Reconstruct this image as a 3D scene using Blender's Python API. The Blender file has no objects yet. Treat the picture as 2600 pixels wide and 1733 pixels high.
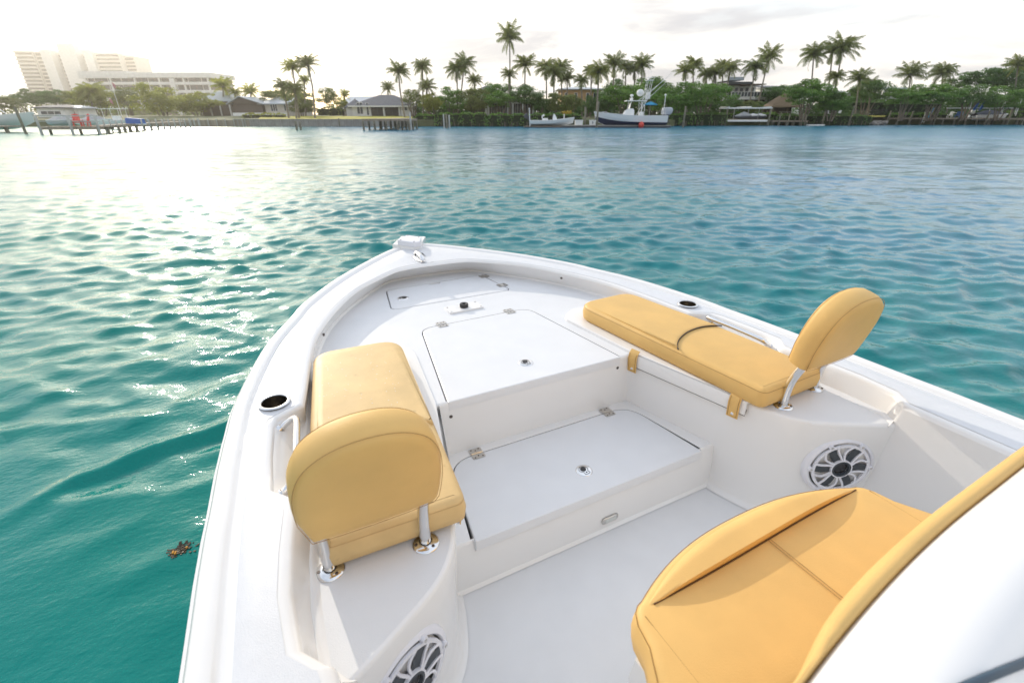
import bpy, math, random
import numpy as np
from mathutils import Vector, Matrix
from mathutils.geometry import tessellate_polygon

random.seed(7)
SC = bpy.context.scene
COL = SC.collection
R = math.radians

# ------------------------------------------------------------------ camera
F_PX, PITCH, YAW = 1200.0, math.atan((866.5 - 291.0) / 1200.0), R(27.0)
CAM = Vector((-0.95, 0.0, 1.75))
cam_data = bpy.data.cameras.new('camera')
cam = bpy.data.objects.new('camera', cam_data)
COL.objects.link(cam)
cam.location = CAM
cam.rotation_euler = (math.pi / 2 - PITCH, 0, -YAW)
cam_data.sensor_width = 36.0
cam_data.lens = 36.0 * F_PX / 2600.0
cam_data.clip_start = 0.02
cam_data.clip_end = 6000.0
cam_data.dof.use_dof = True
cam_data.dof.focus_distance = 2.3
cam_data.dof.aperture_fstop = 3.6
SC.camera = cam

# ------------------------------------------------------------------ light
SUN_AZ, SUN_EL = R(-7.0), R(20.0)          # azimuth from +Y (the bow) towards +X
sun_dir = Vector((math.sin(SUN_AZ) * math.cos(SUN_EL), math.cos(SUN_AZ) * math.cos(SUN_EL), math.sin(SUN_EL)))
sl = bpy.data.lights.new('sun', 'SUN')
sl.energy = 2.6
sl.angle = R(0.6)
sl.color = (1.0, 0.90, 0.75)
sun = bpy.data.objects.new('sun', sl)
COL.objects.link(sun)
sun.rotation_euler = (-sun_dir).to_track_quat('-Z', 'Y').to_euler()

world = bpy.data.worlds.new('World')
SC.world = world
world.use_nodes = True
nt = world.node_tree
nt.nodes.clear()
W = nt.nodes.new
wl = nt.links.new
out = W('ShaderNodeOutputWorld')
bgn = W('ShaderNodeBackground')
bgn.inputs['Strength'].default_value = 0.1
sky = W('ShaderNodeTexSky')
sky.sky_type = 'NISHITA'
sky.sun_disc = False
sky.sun_elevation = SUN_EL
sky.sun_rotation = SUN_AZ
sky.air_density = 1.0
sky.dust_density = 1.5
tc = W('ShaderNodeTexCoord')
sep = W('ShaderNodeSeparateXYZ')
wl(tc.outputs['Generated'], sep.inputs[0])
def wmath(op, a, b=None, clamp=False):
    n = W('ShaderNodeMath'); n.operation = op; n.use_clamp = clamp
    for i, v in enumerate((a, b)):
        if v is None: continue
        if isinstance(v, (int, float)): n.inputs[i].default_value = v
        else: wl(v, n.inputs[i])
    return n.outputs[0]
def wmix(fac, c1, c2):
    n = W('ShaderNodeMix'); n.data_type = 'RGBA'
    for i, v in ((0, fac), (6, c1), (7, c2)):
        if isinstance(v, (int, float)): n.inputs[i].default_value = v
        elif isinstance(v, tuple): n.inputs[i].default_value = (*v, 1)
        else: wl(v, n.inputs[i])
    return n.outputs[2]
zc = wmath('ADD', wmath('MAXIMUM', sep.outputs['Z'], 0.0), 0.13)
cmb = W('ShaderNodeCombineXYZ')
wl(wmath('DIVIDE', sep.outputs['X'], zc), cmb.inputs[0])
wl(wmath('DIVIDE', sep.outputs['Y'], zc), cmb.inputs[1])
def wnoise(scale, detail, rough, off, dist=0.0):
    m = W('ShaderNodeMapping'); m.inputs['Location'].default_value = off
    wl(cmb.outputs[0], m.inputs['Vector'])
    n = W('ShaderNodeTexNoise'); n.inputs['Scale'].default_value = scale
    n.inputs['Detail'].default_value = detail; n.inputs['Roughness'].default_value = rough
    n.inputs['Distortion'].default_value = dist
    wl(m.outputs[0], n.inputs['Vector'])
    return n.outputs['Fac']
def wramp(src, lo, hi):
    n = W('ShaderNodeMapRange'); n.interpolation_type = 'SMOOTHSTEP'
    n.inputs['From Min'].default_value = lo; n.inputs['From Max'].default_value = hi
    wl(src, n.inputs['Value'])
    return n.outputs['Result']
cover = wramp(wnoise(0.42, 7, 0.56, (3.1, 7.7, 0.0), 0.3), 0.33, 0.50)     # where there is cloud
shade = wramp(wnoise(0.75, 8, 0.58, (1.4, 2.6, 1.0), 0.4), 0.43, 0.63)     # grey undersides
dotn = W('ShaderNodeVectorMath'); dotn.operation = 'DOT_PRODUCT'
nrm = W('ShaderNodeVectorMath'); nrm.operation = 'NORMALIZE'
wl(tc.outputs['Generated'], nrm.inputs[0])
wl(nrm.outputs[0], dotn.inputs[0]); dotn.inputs[1].default_value = sun_dir
sdot = wmath('MAXIMUM', dotn.outputs['Value'], 0.0)
glow = wmath('POWER', sdot, 6.0)
core = wmath('POWER', sdot, 60.0)
hz_ = wramp(sep.outputs['Z'], .04, .75)
cloudc = wmix(shade, wmix(hz_, (11.2, 10.7, 10.0), (8.0, 8.7, 9.9)), wmix(hz_, (6.4, 6.3, 6.45), (5.3, 6.0, 7.2)))
clear = W('ShaderNodeVectorMath'); clear.operation = 'SCALE'
wl(sky.outputs[0], clear.inputs[0]); clear.inputs['Scale'].default_value = 1.35
lift = W('ShaderNodeVectorMath'); lift.operation = 'ADD'
wl(clear.outputs[0], lift.inputs[0]); wl(wmix(hz_, (6.6, 6.2, 5.6), (1.7, 3.1, 5.2)), lift.inputs[1])
skyc = wmix(cover, lift.outputs[0], cloudc)
glc = W('ShaderNodeVectorMath'); glc.operation = 'SCALE'
glc.inputs[0].default_value = (1.0, 0.92, 0.76)
wl(wmath('ADD', wmath('MULTIPLY', glow, 2.6), wmath('MULTIPLY', core, 14.0)), glc.inputs['Scale'])
fin = W('ShaderNodeVectorMath'); fin.operation = 'ADD'
wl(skyc, fin.inputs[0]); wl(glc.outputs[0], fin.inputs[1])
wl(fin.outputs[0], bgn.inputs['Color'])
wl(bgn.outputs[0], out.inputs['Surface'])

SC.view_settings.view_transform = 'Standard'
SC.view_settings.look = 'None'
SC.view_settings.gamma = 1.0
SC.view_settings.exposure = 0.30
SC.view_settings.use_curve_mapping = False
SC.cycles.sample_clamp_indirect = 6.0
SC.cycles.sample_clamp_direct = 60.0
SC.cycles.max_bounces = 9
SC.cycles.diffuse_bounces = 6
SC.cycles.glossy_bounces = 3
SC.cycles.volume_bounces = 0

# ------------------------------------------------------------------ helpers
def tag(o, label=None, cat=None, group=None, kind=None):
    if label: o['label'] = label
    if cat: o['category'] = cat
    if group: o['group'] = group
    if kind: o['kind'] = kind
    return o

def empty(name, loc, rz=0.0, label=None, cat=None, group=None):
    o = bpy.data.objects.new(name, None)
    o.empty_display_size = 0.2
    COL.objects.link(o)
    o.location = loc
    o.rotation_euler = (0, 0, rz)
    return tag(o, label, cat, group)

def inst(name, data, parent=None, loc=(0, 0, 0), rot=(0, 0, 0), scale=(1, 1, 1)):
    o = bpy.data.objects.new(name, data)
    COL.objects.link(o)
    o.parent = parent
    o.location = loc; o.rotation_euler = rot; o.scale = scale
    return o

def copy_tree(o, parent=None):
    c = o.copy(); COL.objects.link(c); c.parent = parent
    for ch in list(o.children):
        copy_tree(ch, c)
    return c

class MB:
    """collects shapes, then builds ONE mesh"""
    def __init__(s): s.v = []; s.f = []
    def add(s, vs, fs):
        b = len(s.v); s.v += [tuple(p) for p in vs]; s.f += [tuple(i + b for i in f) for f in fs]; return s
    def box(s, x0, x1, y0, y1, z0, z1):
        return s.add([(x0,y0,z0),(x1,y0,z0),(x1,y1,z0),(x0,y1,z0),(x0,y0,z1),(x1,y0,z1),(x1,y1,z1),(x0,y1,z1)],
                     [(3,2,1,0),(4,5,6,7),(0,1,5,4),(1,2,6,5),(2,3,7,6),(3,0,4,7)])
    def obox(s, c, ax, ay, az):
        c = Vector(c); ax, ay, az = Vector(ax), Vector(ay), Vector(az)
        vs = [c + ax*i + ay*j + az*k for k in (-1,1) for j in (-1,1) for i in (-1,1)]
        return s.add(vs, [(2,3,1,0),(4,5,7,6),(0,1,5,4),(1,3,7,5),(3,2,6,7),(2,0,4,6)])
    def bar(s, p0, p1, w, h=None, up=(0,0,1)):
        p0, p1 = Vector(p0), Vector(p1); h = h or w
        d = (p1 - p0); L = d.length; d.normalize()
        u = Vector(up)
        if abs(d.dot(u)) > .95: u = Vector((0, 1, 0))
        a = d.cross(u).normalized(); b = a.cross(d).normalized()
        return s.obox((p0 + p1)/2, d*L/2, a*w/2, b*h/2)
    def loft(s, rows, closed=False, cap0=False, cap1=False):
        b = len(s.v); n = len(rows[0])
        for r in rows: s.v += [tuple(p) for p in r]
        m = n if closed else n - 1
        for i in range(len(rows) - 1):
            for j in range(m):
                k = (j + 1) % n
                s.f.append((b+i*n+j, b+i*n+k, b+(i+1)*n+k, b+(i+1)*n+j))
        if cap0: s.f.append(tuple(b + j for j in range(n))[::-1])
        if cap1: s.f.append(tuple(b + (len(rows)-1)*n + j for j in range(n)))
        return s
    def tube(s, pts, r, n=8, closed=False, caps=True):
        pts = [Vector(p) for p in pts]; N = len(pts)
        rr = r if isinstance(r, (list, tuple)) else [r]*N
        rows = []; prev = None
        for i, p in enumerate(pts):
            if closed: t = pts[(i+1) % N] - pts[i-1]
            else: t = pts[min(i+1, N-1)] - pts[max(i-1, 0)]
            t.normalize()
            if prev is None:
                a = t.cross(Vector((0,0,1)))
                if a.length < .05: a = t.cross(Vector((0,1,0)))
            else: a = prev - t*prev.dot(t)
            a.normalize(); prev = a; c = t.cross(a)
            rows.append([p + (a*math.cos(2*math.pi*k/n) + c*math.sin(2*math.pi*k/n))*rr[i] for k in range(n)])
        if closed: rows.append(rows[0])
        return s.loft(rows, True, caps and not closed, caps and not closed)
    def cyl(s, p0, p1, r0, r1=None, n=10):
        return s.tube([p0, p1], [r0, r0 if r1 is None else r1], n)
    def lathe(s, prof, c=(0,0,0), n=20, M=None):
        M = M or Matrix()
        rows = [[Vector(c) + (M @ Vector((r*math.cos(2*math.pi*k/n), r*math.sin(2*math.pi*k/n), z))) for k in range(n)] for r, z in prof]
        return s.loft(rows, True, False, False)
    def sphere(s, c, r, n=12, sz=None):
        rx, ry, rz = sz or (r, r, r)
        rows = []
        for i in range(n//2 + 1):
            a = math.pi*i/(n//2) - math.pi/2
            rr = max(math.cos(a), 1e-3)
            rows.append([(c[0]+rx*rr*math.cos(2*math.pi*k/n), c[1]+ry*rr*math.sin(2*math.pi*k/n), c[2]+rz*math.sin(a)) for k in range(n)])
        return s.loft(rows, True)
    def poly(s, outer, z=0.0, holes=(), flip=False):
        loops = [[Vector((p[0], p[1], 0)) for p in outer]] + [[Vector((p[0], p[1], 0)) for p in h] for h in holes]
        tris = tessellate_polygon(loops)
        allp = [p for l in loops for p in l]
        vs = [(p.x, p.y, z) for p in allp]
        fs = []
        for t in tris:
            a, b, c = (allp[i] for i in t)
            up = (b - a).cross(c - a).z > 0
            fs.append(tuple(t) if up != flip else tuple(t[::-1]))
        return s.add(vs, fs)
    def prism(s, outer, z0, z1):
        outer = ccw(outer)
        s.poly(outer, z1); s.poly(outer, z0, flip=True)
        return s.loft([[(x, y, z0) for x, y in outer], [(x, y, z1) for x, y in outer]], True)
    def mesh(s, name, mat=None, smooth=None):
        me = bpy.data.meshes.new(name)
        me.from_pydata(s.v, [], s.f)
        if mat: me.materials.append(mat)
        if smooth is not None:
            me.shade_smooth() if hasattr(me, 'shade_smooth') else None
            if smooth < 3.1 and hasattr(me, 'set_sharp_from_angle'): me.set_sharp_from_angle(angle=smooth)
        me.update()
        return me
    def build(s, name, mat=None, parent=None, smooth=None, loc=(0,0,0), rot=(0,0,0)):
        return inst(name, s.mesh(name, mat, smooth), parent, loc, rot)

def area(p): return sum(p[i][0]*p[(i+1) % len(p)][1] - p[(i+1) % len(p)][0]*p[i][1] for i in range(len(p)))/2
def ccw(p): return list(p) if area(p) > 0 else list(p)[::-1]
def roundpoly(pts, rad, n=6):
    pts = ccw(pts) if not isinstance(rad, (list, tuple)) else list(pts)
    out = []
    N = len(pts)
    for i in range(N):
        r = rad[i] if isinstance(rad, (list, tuple)) else rad
        p = Vector(pts[i][:2]); a = Vector(pts[i-1][:2]) - p; b = Vector(pts[(i+1) % N][:2]) - p
        if r <= 0: out.append((p.x, p.y)); continue
        la, lb = a.length, b.length; a.normalize(); b.normalize()
        ang = a.angle(b); d = min(r/math.tan(ang/2), la*.48, lb*.48)
        p0 = p + a*d; p1 = p + b*d
        for k in range(n + 1):
            t = k/n
            q = p0*(1-t)**2 + p*2*t*(1-t) + p1*t*t
            out.append((q.x, q.y))
    return out
def offset(poly, d):
    """shrink (d>0) a ccw polygon"""
    N = len(poly); out = []
    for i in range(N):
        p = Vector(poly[i]); a = (p - Vector(poly[i-1])); b = (Vector(poly[(i+1) % N]) - p)
        if a.length < 1e-7: a = b
        if b.length < 1e-7: b = a
        a.normalize(); b.normalize()
        na = Vector((-a.y, a.x)); nb = Vector((-b.y, b.x)); n = na + nb
        if n.length < 1e-6: n = na
        n.normalize(); k = max(n.dot(na), .35)
        q = p + n*d/k; out.append((q.x, q.y))
    return out
def catmull(pts, n=8, closed=False):
    pts = [Vector(p) for p in pts]; N = len(pts); out = []
    rng = range(N) if closed else range(N - 1)
    for i in rng:
        g = (lambda k: pts[k % N]) if closed else (lambda k: pts[max(0, min(N-1, k))])
        p0, p1, p2, p3 = g(i-1), g(i), g(i+1), g(i+2)
        for k in range(n):
            t = k/n
            out.append(.5*((2*p1) + (p2-p0)*t + (2*p0-5*p1+4*p2-p3)*t*t + (3*p1-p0-3*p2+p3)*t**3))
    if not closed: out.append(pts[-1])
    return out

# ------------------------------------------------------------------ materials
def mat(name, col, rough=.5, metal=0.0, var=0.0, vscale=4.0, bump=0.0, bscale=60.0, coat=0.0, spec=None, sheen=0.0, detail=4, stretch=None):
    m = bpy.data.materials.new(name); m.use_nodes = True
    n = m.node_tree; b = n.nodes['Principled BSDF']
    b.inputs['Base Color'].default_value = (*col, 1)
    b.inputs['Roughness'].default_value = rough
    b.inputs['Metallic'].default_value = metal
    if coat: b.inputs['Coat Weight'].default_value = coat; b.inputs['Coat Roughness'].default_value = .08
    if spec is not None: b.inputs['Specular IOR Level'].default_value = spec
    if sheen: b.inputs['Sheen Weight'].default_value = sheen
    if var or bump:
        t = n.nodes.new('ShaderNodeTexCoord')
        src = t.outputs['Object']
        if stretch:
            mp = n.nodes.new('ShaderNodeMapping'); mp.inputs['Scale'].default_value = stretch
            n.links.new(src, mp.inputs['Vector']); src = mp.outputs[0]
    if var:
        x = n.nodes.new('ShaderNodeTexNoise'); x.inputs['Scale'].default_value = vscale; x.inputs['Detail'].default_value = detail
        n.links.new(src, x.inputs['Vector'])
        r = n.nodes.new('ShaderNodeMapRange'); r.inputs['From Min'].default_value = .3; r.inputs['From Max'].default_value = .7
        r.inputs['To Min'].default_value = 1 - var; r.inputs['To Max'].default_value = 1 + var
        n.links.new(x.outputs['Fac'], r.inputs['Value'])
        v = n.nodes.new('ShaderNodeVectorMath'); v.operation = 'SCALE'; v.inputs[0].default_value = col
        n.links.new(r.outputs[0], v.inputs['Scale']); n.links.new(v.outputs[0], b.inputs['Base Color'])
        rr = n.nodes.new('ShaderNodeMapRange'); rr.inputs['To Min'].default_value = max(rough - .06, .02); rr.inputs['To Max'].default_value = rough + .06
        n.links.new(x.outputs['Fac'], rr.inputs['Value']); n.links.new(rr.outputs[0], b.inputs['Roughness'])
    if bump:
        y = n.nodes.new('ShaderNodeTexNoise'); y.inputs['Scale'].default_value = bscale; y.inputs['Detail'].default_value = 3
        n.links.new(src, y.inputs['Vector'])
        bp = n.nodes.new('ShaderNodeBump'); bp.inputs['Strength'].default_value = bump; bp.inputs['Distance'].default_value = .4/bscale
        n.links.new(y.outputs['Fac'], bp.inputs['Height']); n.links.new(bp.outputs[0], b.inputs['Normal'])
    return m
def leafmat(name, c1, c2, trans=.45, scale=1.2):
    m = bpy.data.materials.new(name); m.use_nodes = True
    n = m.node_tree; n.nodes.remove(n.nodes['Principled BSDF']); o = n.nodes['Material Output']
    t = n.nodes.new('ShaderNodeNewGeometry')
    oi = n.nodes.new('ShaderNodeObjectInfo')
    mx = n.nodes.new('ShaderNodeMix'); mx.data_type = 'RGBA'
    mx.inputs[6].default_value = (*c1, 1); mx.inputs[7].default_value = (*c2, 1)
    ad = n.nodes.new('ShaderNodeMath'); ad.operation = 'MULTIPLY_ADD'
    n.links.new(oi.outputs['Random'], ad.inputs[0]); ad.inputs[1].default_value = .35; 
    ms = n.nodes.new('ShaderNodeMath'); ms.operation = 'MULTIPLY'; ms.inputs[1].default_value = .65
    n.links.new(t.outputs['Random Per Island'], ms.inputs[0]); n.links.new(ms.outputs[0], ad.inputs[2])
    n.links.new(ad.outputs[0], mx.inputs[0])
    d = n.nodes.new('ShaderNodeBsdfDiffuse'); tr = n.nodes.new('ShaderNodeBsdfTranslucent'); g = n.nodes.new('ShaderNodeBsdfGlossy')
    g.inputs['Roughness'].default_value = .38; g.inputs['Color'].default_value = (.9, .95, 1, 1)
    for s_ in (d, tr): n.links.new(mx.outputs[2], s_.inputs['Color'])
    a = n.nodes.new('ShaderNodeMixShader'); a.inputs[0].default_value = trans
    n.links.new(d.outputs[0], a.inputs[1]); n.links.new(tr.outputs[0], a.inputs[2])
    b = n.nodes.new('ShaderNodeMixShader'); b.inputs[0].default_value = .05
    n.links.new(a.outputs[0], b.inputs[1]); n.links.new(g.outputs[0], b.inputs[2])
    n.links.new(b.outputs[0], o.inputs['Surface'])
    return m

M = {}
M['gel'] = mat('gelcoat', (.79, .78, .765), .22, var=.012, vscale=3, coat=.4)
M['nonskid'] = mat('nonskid_gelcoat', (.67, .68, .70), .42, var=.02, vscale=25, bump=.6, bscale=380)
M['fine_nonskid'] = mat('fine_nonskid_gelcoat', (.72, .725, .735), .38, var=.02, vscale=9, bump=.35, bscale=300)
M['vinyl'] = mat('tan_vinyl', (.69, .44, .155), .55, var=.06, vscale=7, bump=.5, bscale=420, spec=.3)
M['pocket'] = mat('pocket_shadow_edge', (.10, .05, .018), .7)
M['vinyl_worn_hazed'] = mat('worn_hazed_vinyl', (.65, .455, .21), .52, var=.09, vscale=9, bump=.5, bscale=420, spec=.3)  # paler than the other vinyl: veiling haze put into the colour, besides wear
M['seam'] = mat('seam_thread', (.36, .20, .06), .7)
M['piping'] = mat('vinyl_piping', (.50, .32, .13), .45)
M['slit'] = mat('dark_edge', (.035, .025, .02), .6)
M['steel'] = mat('polished_steel', (.78, .78, .78), .13, 1.0)
M['satin'] = mat('satin_steel', (.60, .58, .55), .28, 1.0)
M['black'] = mat('black_rubber', (.02, .02, .022), .45)
M['cupdark'] = mat('cup_interior', (.48, .44, .38), .22, 1.0)
M['hole'] = mat('dark_screw', (.12, .10, .09), .4, .6)
M['spkwhite'] = mat('speaker_white_plastic', (.74, .74, .78), .35)
M['spkgrey'] = mat('speaker_grey_plastic', (.04, .048, .056), .4)
M['cone'] = mat('speaker_cone', (.10, .105, .09), .35)
M['droplet'] = mat('water_droplet', (.85, .87, .88), .02, spec=1.0)
M['lidshade'] = mat('lid_shade_line', (.42, .36, .29), .7)
M['lens'] = mat('light_lens', (.60, .62, .60), .12)
M['glass'] = mat('dark_glass', (.03, .06, .09), .05)
M['wood'] = mat('weathered_wood', (.30, .25, .20), .8, var=.3, vscale=3, bump=.3, bscale=30)
M['piling'] = mat('piling_wood', (.17, .16, .12), .85, var=.35, vscale=2.5, bump=.3, bscale=20)
M['pilepale'] = mat('pale_piling', (.42, .42, .40), .8, var=.2, vscale=2)
M['white'] = mat('white_paint', (.78, .78, .76), .5, var=.05)
M['cream'] = mat('cream_render', (.66, .62, .56), .8, var=.06, vscale=.3)
M['stucco'] = mat('white_stucco', (.72, .71, .68), .8, var=.08, vscale=.8)
M['orange_wall'] = mat('ochre_wall', (.46, .29, .14), .8, var=.1)
M['greyroof'] = mat('grey_shingles', (.12, .125, .14), .8, var=.2, vscale=3)
M['metalroof'] = mat('pale_metal_roof', (.42, .46, .50), .45, var=.06)
M['brownroof'] = mat('brown_roof', (.12, .07, .05), .85, var=.2)
M['thatch'] = mat('palm_thatch', (.22, .16, .10), .95, var=.35, vscale=6, bump=.8, bscale=14, stretch=(4, 4, .7))
M['window'] = mat('window_glass', (.06, .07, .08), .12)
M['screen'] = mat('porch_screen', (.06, .055, .05), .6)
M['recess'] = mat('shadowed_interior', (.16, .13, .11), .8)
M['lawn'] = mat('lawn_grass', (.36, .33, .04), .9, var=.25, vscale=1.5, bump=.5, bscale=12)
M['soil'] = mat('shore_ground', (.12, .13, .06), .95, var=.3, vscale=.6)
M['concrete'] = mat('seawall_concrete', (.30, .29, .27), .9, var=.2, vscale=1.0, bump=.3, bscale=6)
M['rock'] = mat('grey_rock', (.24, .22, .20), .9, var=.3, vscale=2, bump=.6, bscale=5)
M['trunk'] = mat('palm_trunk', (.24, .21, .17), .9, var=.2, vscale=4, bump=.5, bscale=8)
M['bark'] = mat('grey_bark', (.17, .14, .11), .9, var=.3, vscale=5)
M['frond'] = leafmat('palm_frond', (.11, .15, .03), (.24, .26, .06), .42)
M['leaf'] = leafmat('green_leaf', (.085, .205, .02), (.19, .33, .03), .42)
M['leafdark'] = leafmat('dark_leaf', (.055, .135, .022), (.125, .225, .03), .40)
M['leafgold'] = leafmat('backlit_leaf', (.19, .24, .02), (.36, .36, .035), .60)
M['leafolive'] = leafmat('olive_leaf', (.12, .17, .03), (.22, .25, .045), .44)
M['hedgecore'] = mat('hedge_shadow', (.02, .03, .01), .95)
M['hull'] = mat('white_hull', (.74, .76, .77), .25, coat=.3)
M['navy'] = mat('navy_bottom_paint', (.015, .025, .07), .4)
M['engine'] = mat('grey_engine_cowl', (.42, .45, .50), .35)
M['darkgrey'] = mat('dark_grey', (.06, .065, .075), .5)
M['red'] = mat('red_plastic', (.65, .05, .04), .4)
M['buoyred'] = mat('coral_red_buoy', (.60, .07, .05), .4)
M['blue'] = mat('blue_canvas', (.03, .12, .40), .7)
M['cyan'] = mat('bright_blue_canvas', (.02, .30, .55), .7)
M['cover'] = mat('grey_boat_cover', (.34, .35, .36), .8, var=.1)
M['skin'] = mat('skin', (.45, .27, .19), .6)
M['yellow'] = leafmat('yellow_frond', (.45, .33, .03), (.60, .42, .05), .4)
M['weed1'] = mat('brown_seaweed', (.06, .04, .02), .6, var=.3)
M['weed2'] = mat('orange_seaweed_bladder', (.60, .28, .02), .4)
M['flag'] = mat('flag_cloth', (.45, .18, .22), .8)

def dirty(m, scale=5.0, lo=.66, col=(.50, .44, .36), amt=.35):
    """faint scuffs and dried spots with a shape of their own"""
    n = m.node_tree; b = n.nodes['Principled BSDF']; L = b.inputs['Base Color'].links
    t = n.nodes.new('ShaderNodeTexCoord'); x = n.nodes.new('ShaderNodeTexNoise'); x.inputs['Scale'].default_value = scale; x.inputs['Detail'].default_value = 7; x.inputs['Roughness'].default_value = .68
    n.links.new(t.outputs['Object'], x.inputs['Vector'])
    r = n.nodes.new('ShaderNodeMapRange'); r.inputs['From Min'].default_value = lo; r.inputs['From Max'].default_value = lo + .12; r.inputs['To Max'].default_value = amt
    n.links.new(x.outputs['Fac'], r.inputs['Value'])
    mx = n.nodes.new('ShaderNodeMix'); mx.data_type = 'RGBA'; mx.inputs[7].default_value = (*col, 1)
    if L: n.links.new(L[0].from_socket, mx.inputs[6])
    else: mx.inputs[6].default_value = b.inputs['Base Color'].default_value
    n.links.new(r.outputs[0], mx.inputs[0]); n.links.new(mx.outputs[2], b.inputs['Base Color'])
dirty(M['fine_nonskid']); dirty(M['gel'], 3.0, .67, (.55, .50, .44), .25); dirty(M['vinyl_worn_hazed'], 14.0, .62, (.18, .12, .06), .45); dirty(M['vinyl'], 11.0, .68, (.25, .16, .07), .25)
def pucker(m, scale=9.0, d=.004):
    n = m.node_tree; b = n.nodes['Principled BSDF']; t = n.nodes.new('ShaderNodeTexCoord'); x = n.nodes.new('ShaderNodeTexNoise'); x.inputs['Scale'].default_value = scale; x.inputs['Detail'].default_value = 2
    n.links.new(t.outputs['Object'], x.inputs['Vector']); bp = n.nodes.new('ShaderNodeBump'); bp.inputs['Distance'].default_value = d; bp.inputs['Strength'].default_value = .6
    n.links.new(x.outputs['Fac'], bp.inputs['Height']); old = b.inputs['Normal'].links[0].from_node; n.links.new(bp.outputs[0], old.inputs['Normal'])
pucker(M['vinyl']); pucker(M['vinyl_worn_hazed'])
# ------------------------------------------------------------------ water
def water_mesh():
    rng = np.random.RandomState(5)
    fine = np.linspace(-53, 53, 860)
    coarse = np.concatenate([np.linspace(53, 307, 90)[1:-1]])
    ang = np.radians(np.concatenate([fine, coarse]))
    r1 = 1.1*np.exp(np.linspace(0, math.log(96/1.1), 640))
    r2 = np.array([110, 140, 200, 320, 600, 1200, 3000.0])
    rad = np.concatenate([r1, r2])
    A, Rr = np.meshgrid(ang, rad)
    az = YAW + A                          # heading measured from +Y towards +X
    X = CAM.x + Rr*np.sin(az); Y = CAM.y + Rr*np.cos(az)
    Z = np.zeros_like(X)
    dr = np.gradient(rad)[:, None]*np.ones_like(A)
    da = np.concatenate([np.full(860, np.radians(106/859)), np.full(len(coarse), np.radians(2.9))])[None, :]*Rr
    sp = np.maximum(dr*.9, da)
    # patches of livelier and calmer water
    patch = .80 + .25*np.sin(X*.11 + 1.3*np.sin(Y*.07))*np.sin(Y*.13 + .9*np.sin(X*.09 + 2)) + .12*np.sin(X*.31 + Y*.23)
    DX = np.zeros_like(X); DY = np.zeros_like(X)
    wind = math.radians(205)              # travel direction
    nw = 84
    lam = np.exp(np.linspace(math.log(.15), math.log(3.4), nw))
    lam *= rng.uniform(.93, 1.07, nw)
    for l in lam:
        spread = rng.normal(0, .55 if l < 2 else .38)
        th_ = wind + spread
        k = 2*math.pi/l
        steep = .052 if l < .5 else (.026 if l < 1.0 else (.012 if l < 1.7 else .006))
        if l < .3: steep *= .7
        a = steep/k*rng.uniform(.6, 1.25)
        ph = rng.uniform(0, 2*math.pi)
        w = np.clip((l/sp - 2.2)/2.5, 0, 1)
        arg = k*(X*math.sin(th_) + Y*math.cos(th_)) + ph + .5*np.sin(X*.35+Y*.22+ph)
        c, s_ = np.cos(arg), np.sin(arg)
        amp = a*w*patch
        if l > 1.0: amp = amp*(1 + 1.8*np.clip((Rr - 14)/36, 0, 1))      # longer fetch outside the boat's lee
        Z += amp*c
        DX -= amp*.8*s_*math.sin(th_); DY -= amp*.8*s_*math.cos(th_)
    # calmer water in the lee close beside the hull, one curling wave thrown off by the bow
    near = np.exp(-((X + 2.0)**2/2.6 + (Y - 0.9)**2/4.2))
    calm = 1 - .72*near
    Z *= calm; DX *= calm; DY *= calm
    wx = np.array([-.9, -1.44, -1.78, -2.13, -2.35, -2.75]); wy = np.array([3.2, 2.97, 2.90, 2.80, 2.62, 2.25])
    yy = np.interp(-X, -wx, wy)
    env = np.exp(-((X + 1.65)/.62)**4)
    Z += .030*env*np.exp(-((Y - yy)/.060)**2) - .016*env*np.exp(-((Y - yy + .13)/.10)**2)
    X2, Y2 = X + DX, Y + DY
    nr, na = X.shape
    verts = np.stack([X2, Y2, Z], -1).reshape(-1, 3)
    i = np.arange(nr - 1)[:, None]*na; j = np.arange(na)[None, :]; j2 = (j + 1) % na
    quads = np.stack([i + j, i + na + j, i + na + j2, i + j2], -1).reshape(-1, 4)
    me = bpy.data.meshes.new('water')
    c0 = len(verts)
    me.vertices.add(c0); me.vertices.foreach_set('co', verts.ravel().astype(np.float32))
    nf = len(quads)
    me.loops.add(nf*4); me.loops.foreach_set('vertex_index', quads.ravel().astype(np.int32))
    me.polygons.add(nf); me.polygons.foreach_set('loop_start', np.arange(0, nf*4, 4, dtype=np.int32))
    me.update(calc_edges=True); me.validate()
    me.polygons.foreach_set('use_smooth', np.ones(len(me.polygons), dtype=bool))
    return me
wm = bpy.data.materials.new('sea_water'); wm.use_nodes = True
wn = wm.node_tree; wb = wn.nodes['Principled BSDF']
wb.inputs['Roughness'].default_value = .035
wb.inputs['IOR'].default_value = 1.333
wb.inputs['Specular Tint'].default_value = (.74, .94, 1.0, 1)
gp = wn.nodes.new('ShaderNodeNewGeometry')
def nz(scale, detail, rough=.5, stretch=(1, 1, 1), rot=0.0):
    mp = wn.nodes.new('ShaderNodeMapping'); mp.inputs['Scale'].default_value = stretch; mp.inputs['Rotation'].default_value = (0, 0, rot)
    wn.links.new(gp.outputs['Position'], mp.inputs['Vector'])
    t = wn.nodes.new('ShaderNodeTexNoise'); t.inputs['Scale'].default_value = scale; t.inputs['Detail'].default_value = detail; t.inputs['Roughness'].default_value = rough
    wn.links.new(mp.outputs[0], t.inputs['Vector'])
    return t.outputs['Fac']
cr = wn.nodes.new('ShaderNodeValToRGB')
cr.color_ramp.elements[0].position = .1; cr.color_ramp.elements[0].color = (.0, .190, .142, 1)
cr.color_ramp.elements[1].position = .9; cr.color_ramp.elements[1].color = (.0, .125, .215, 1)
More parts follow.
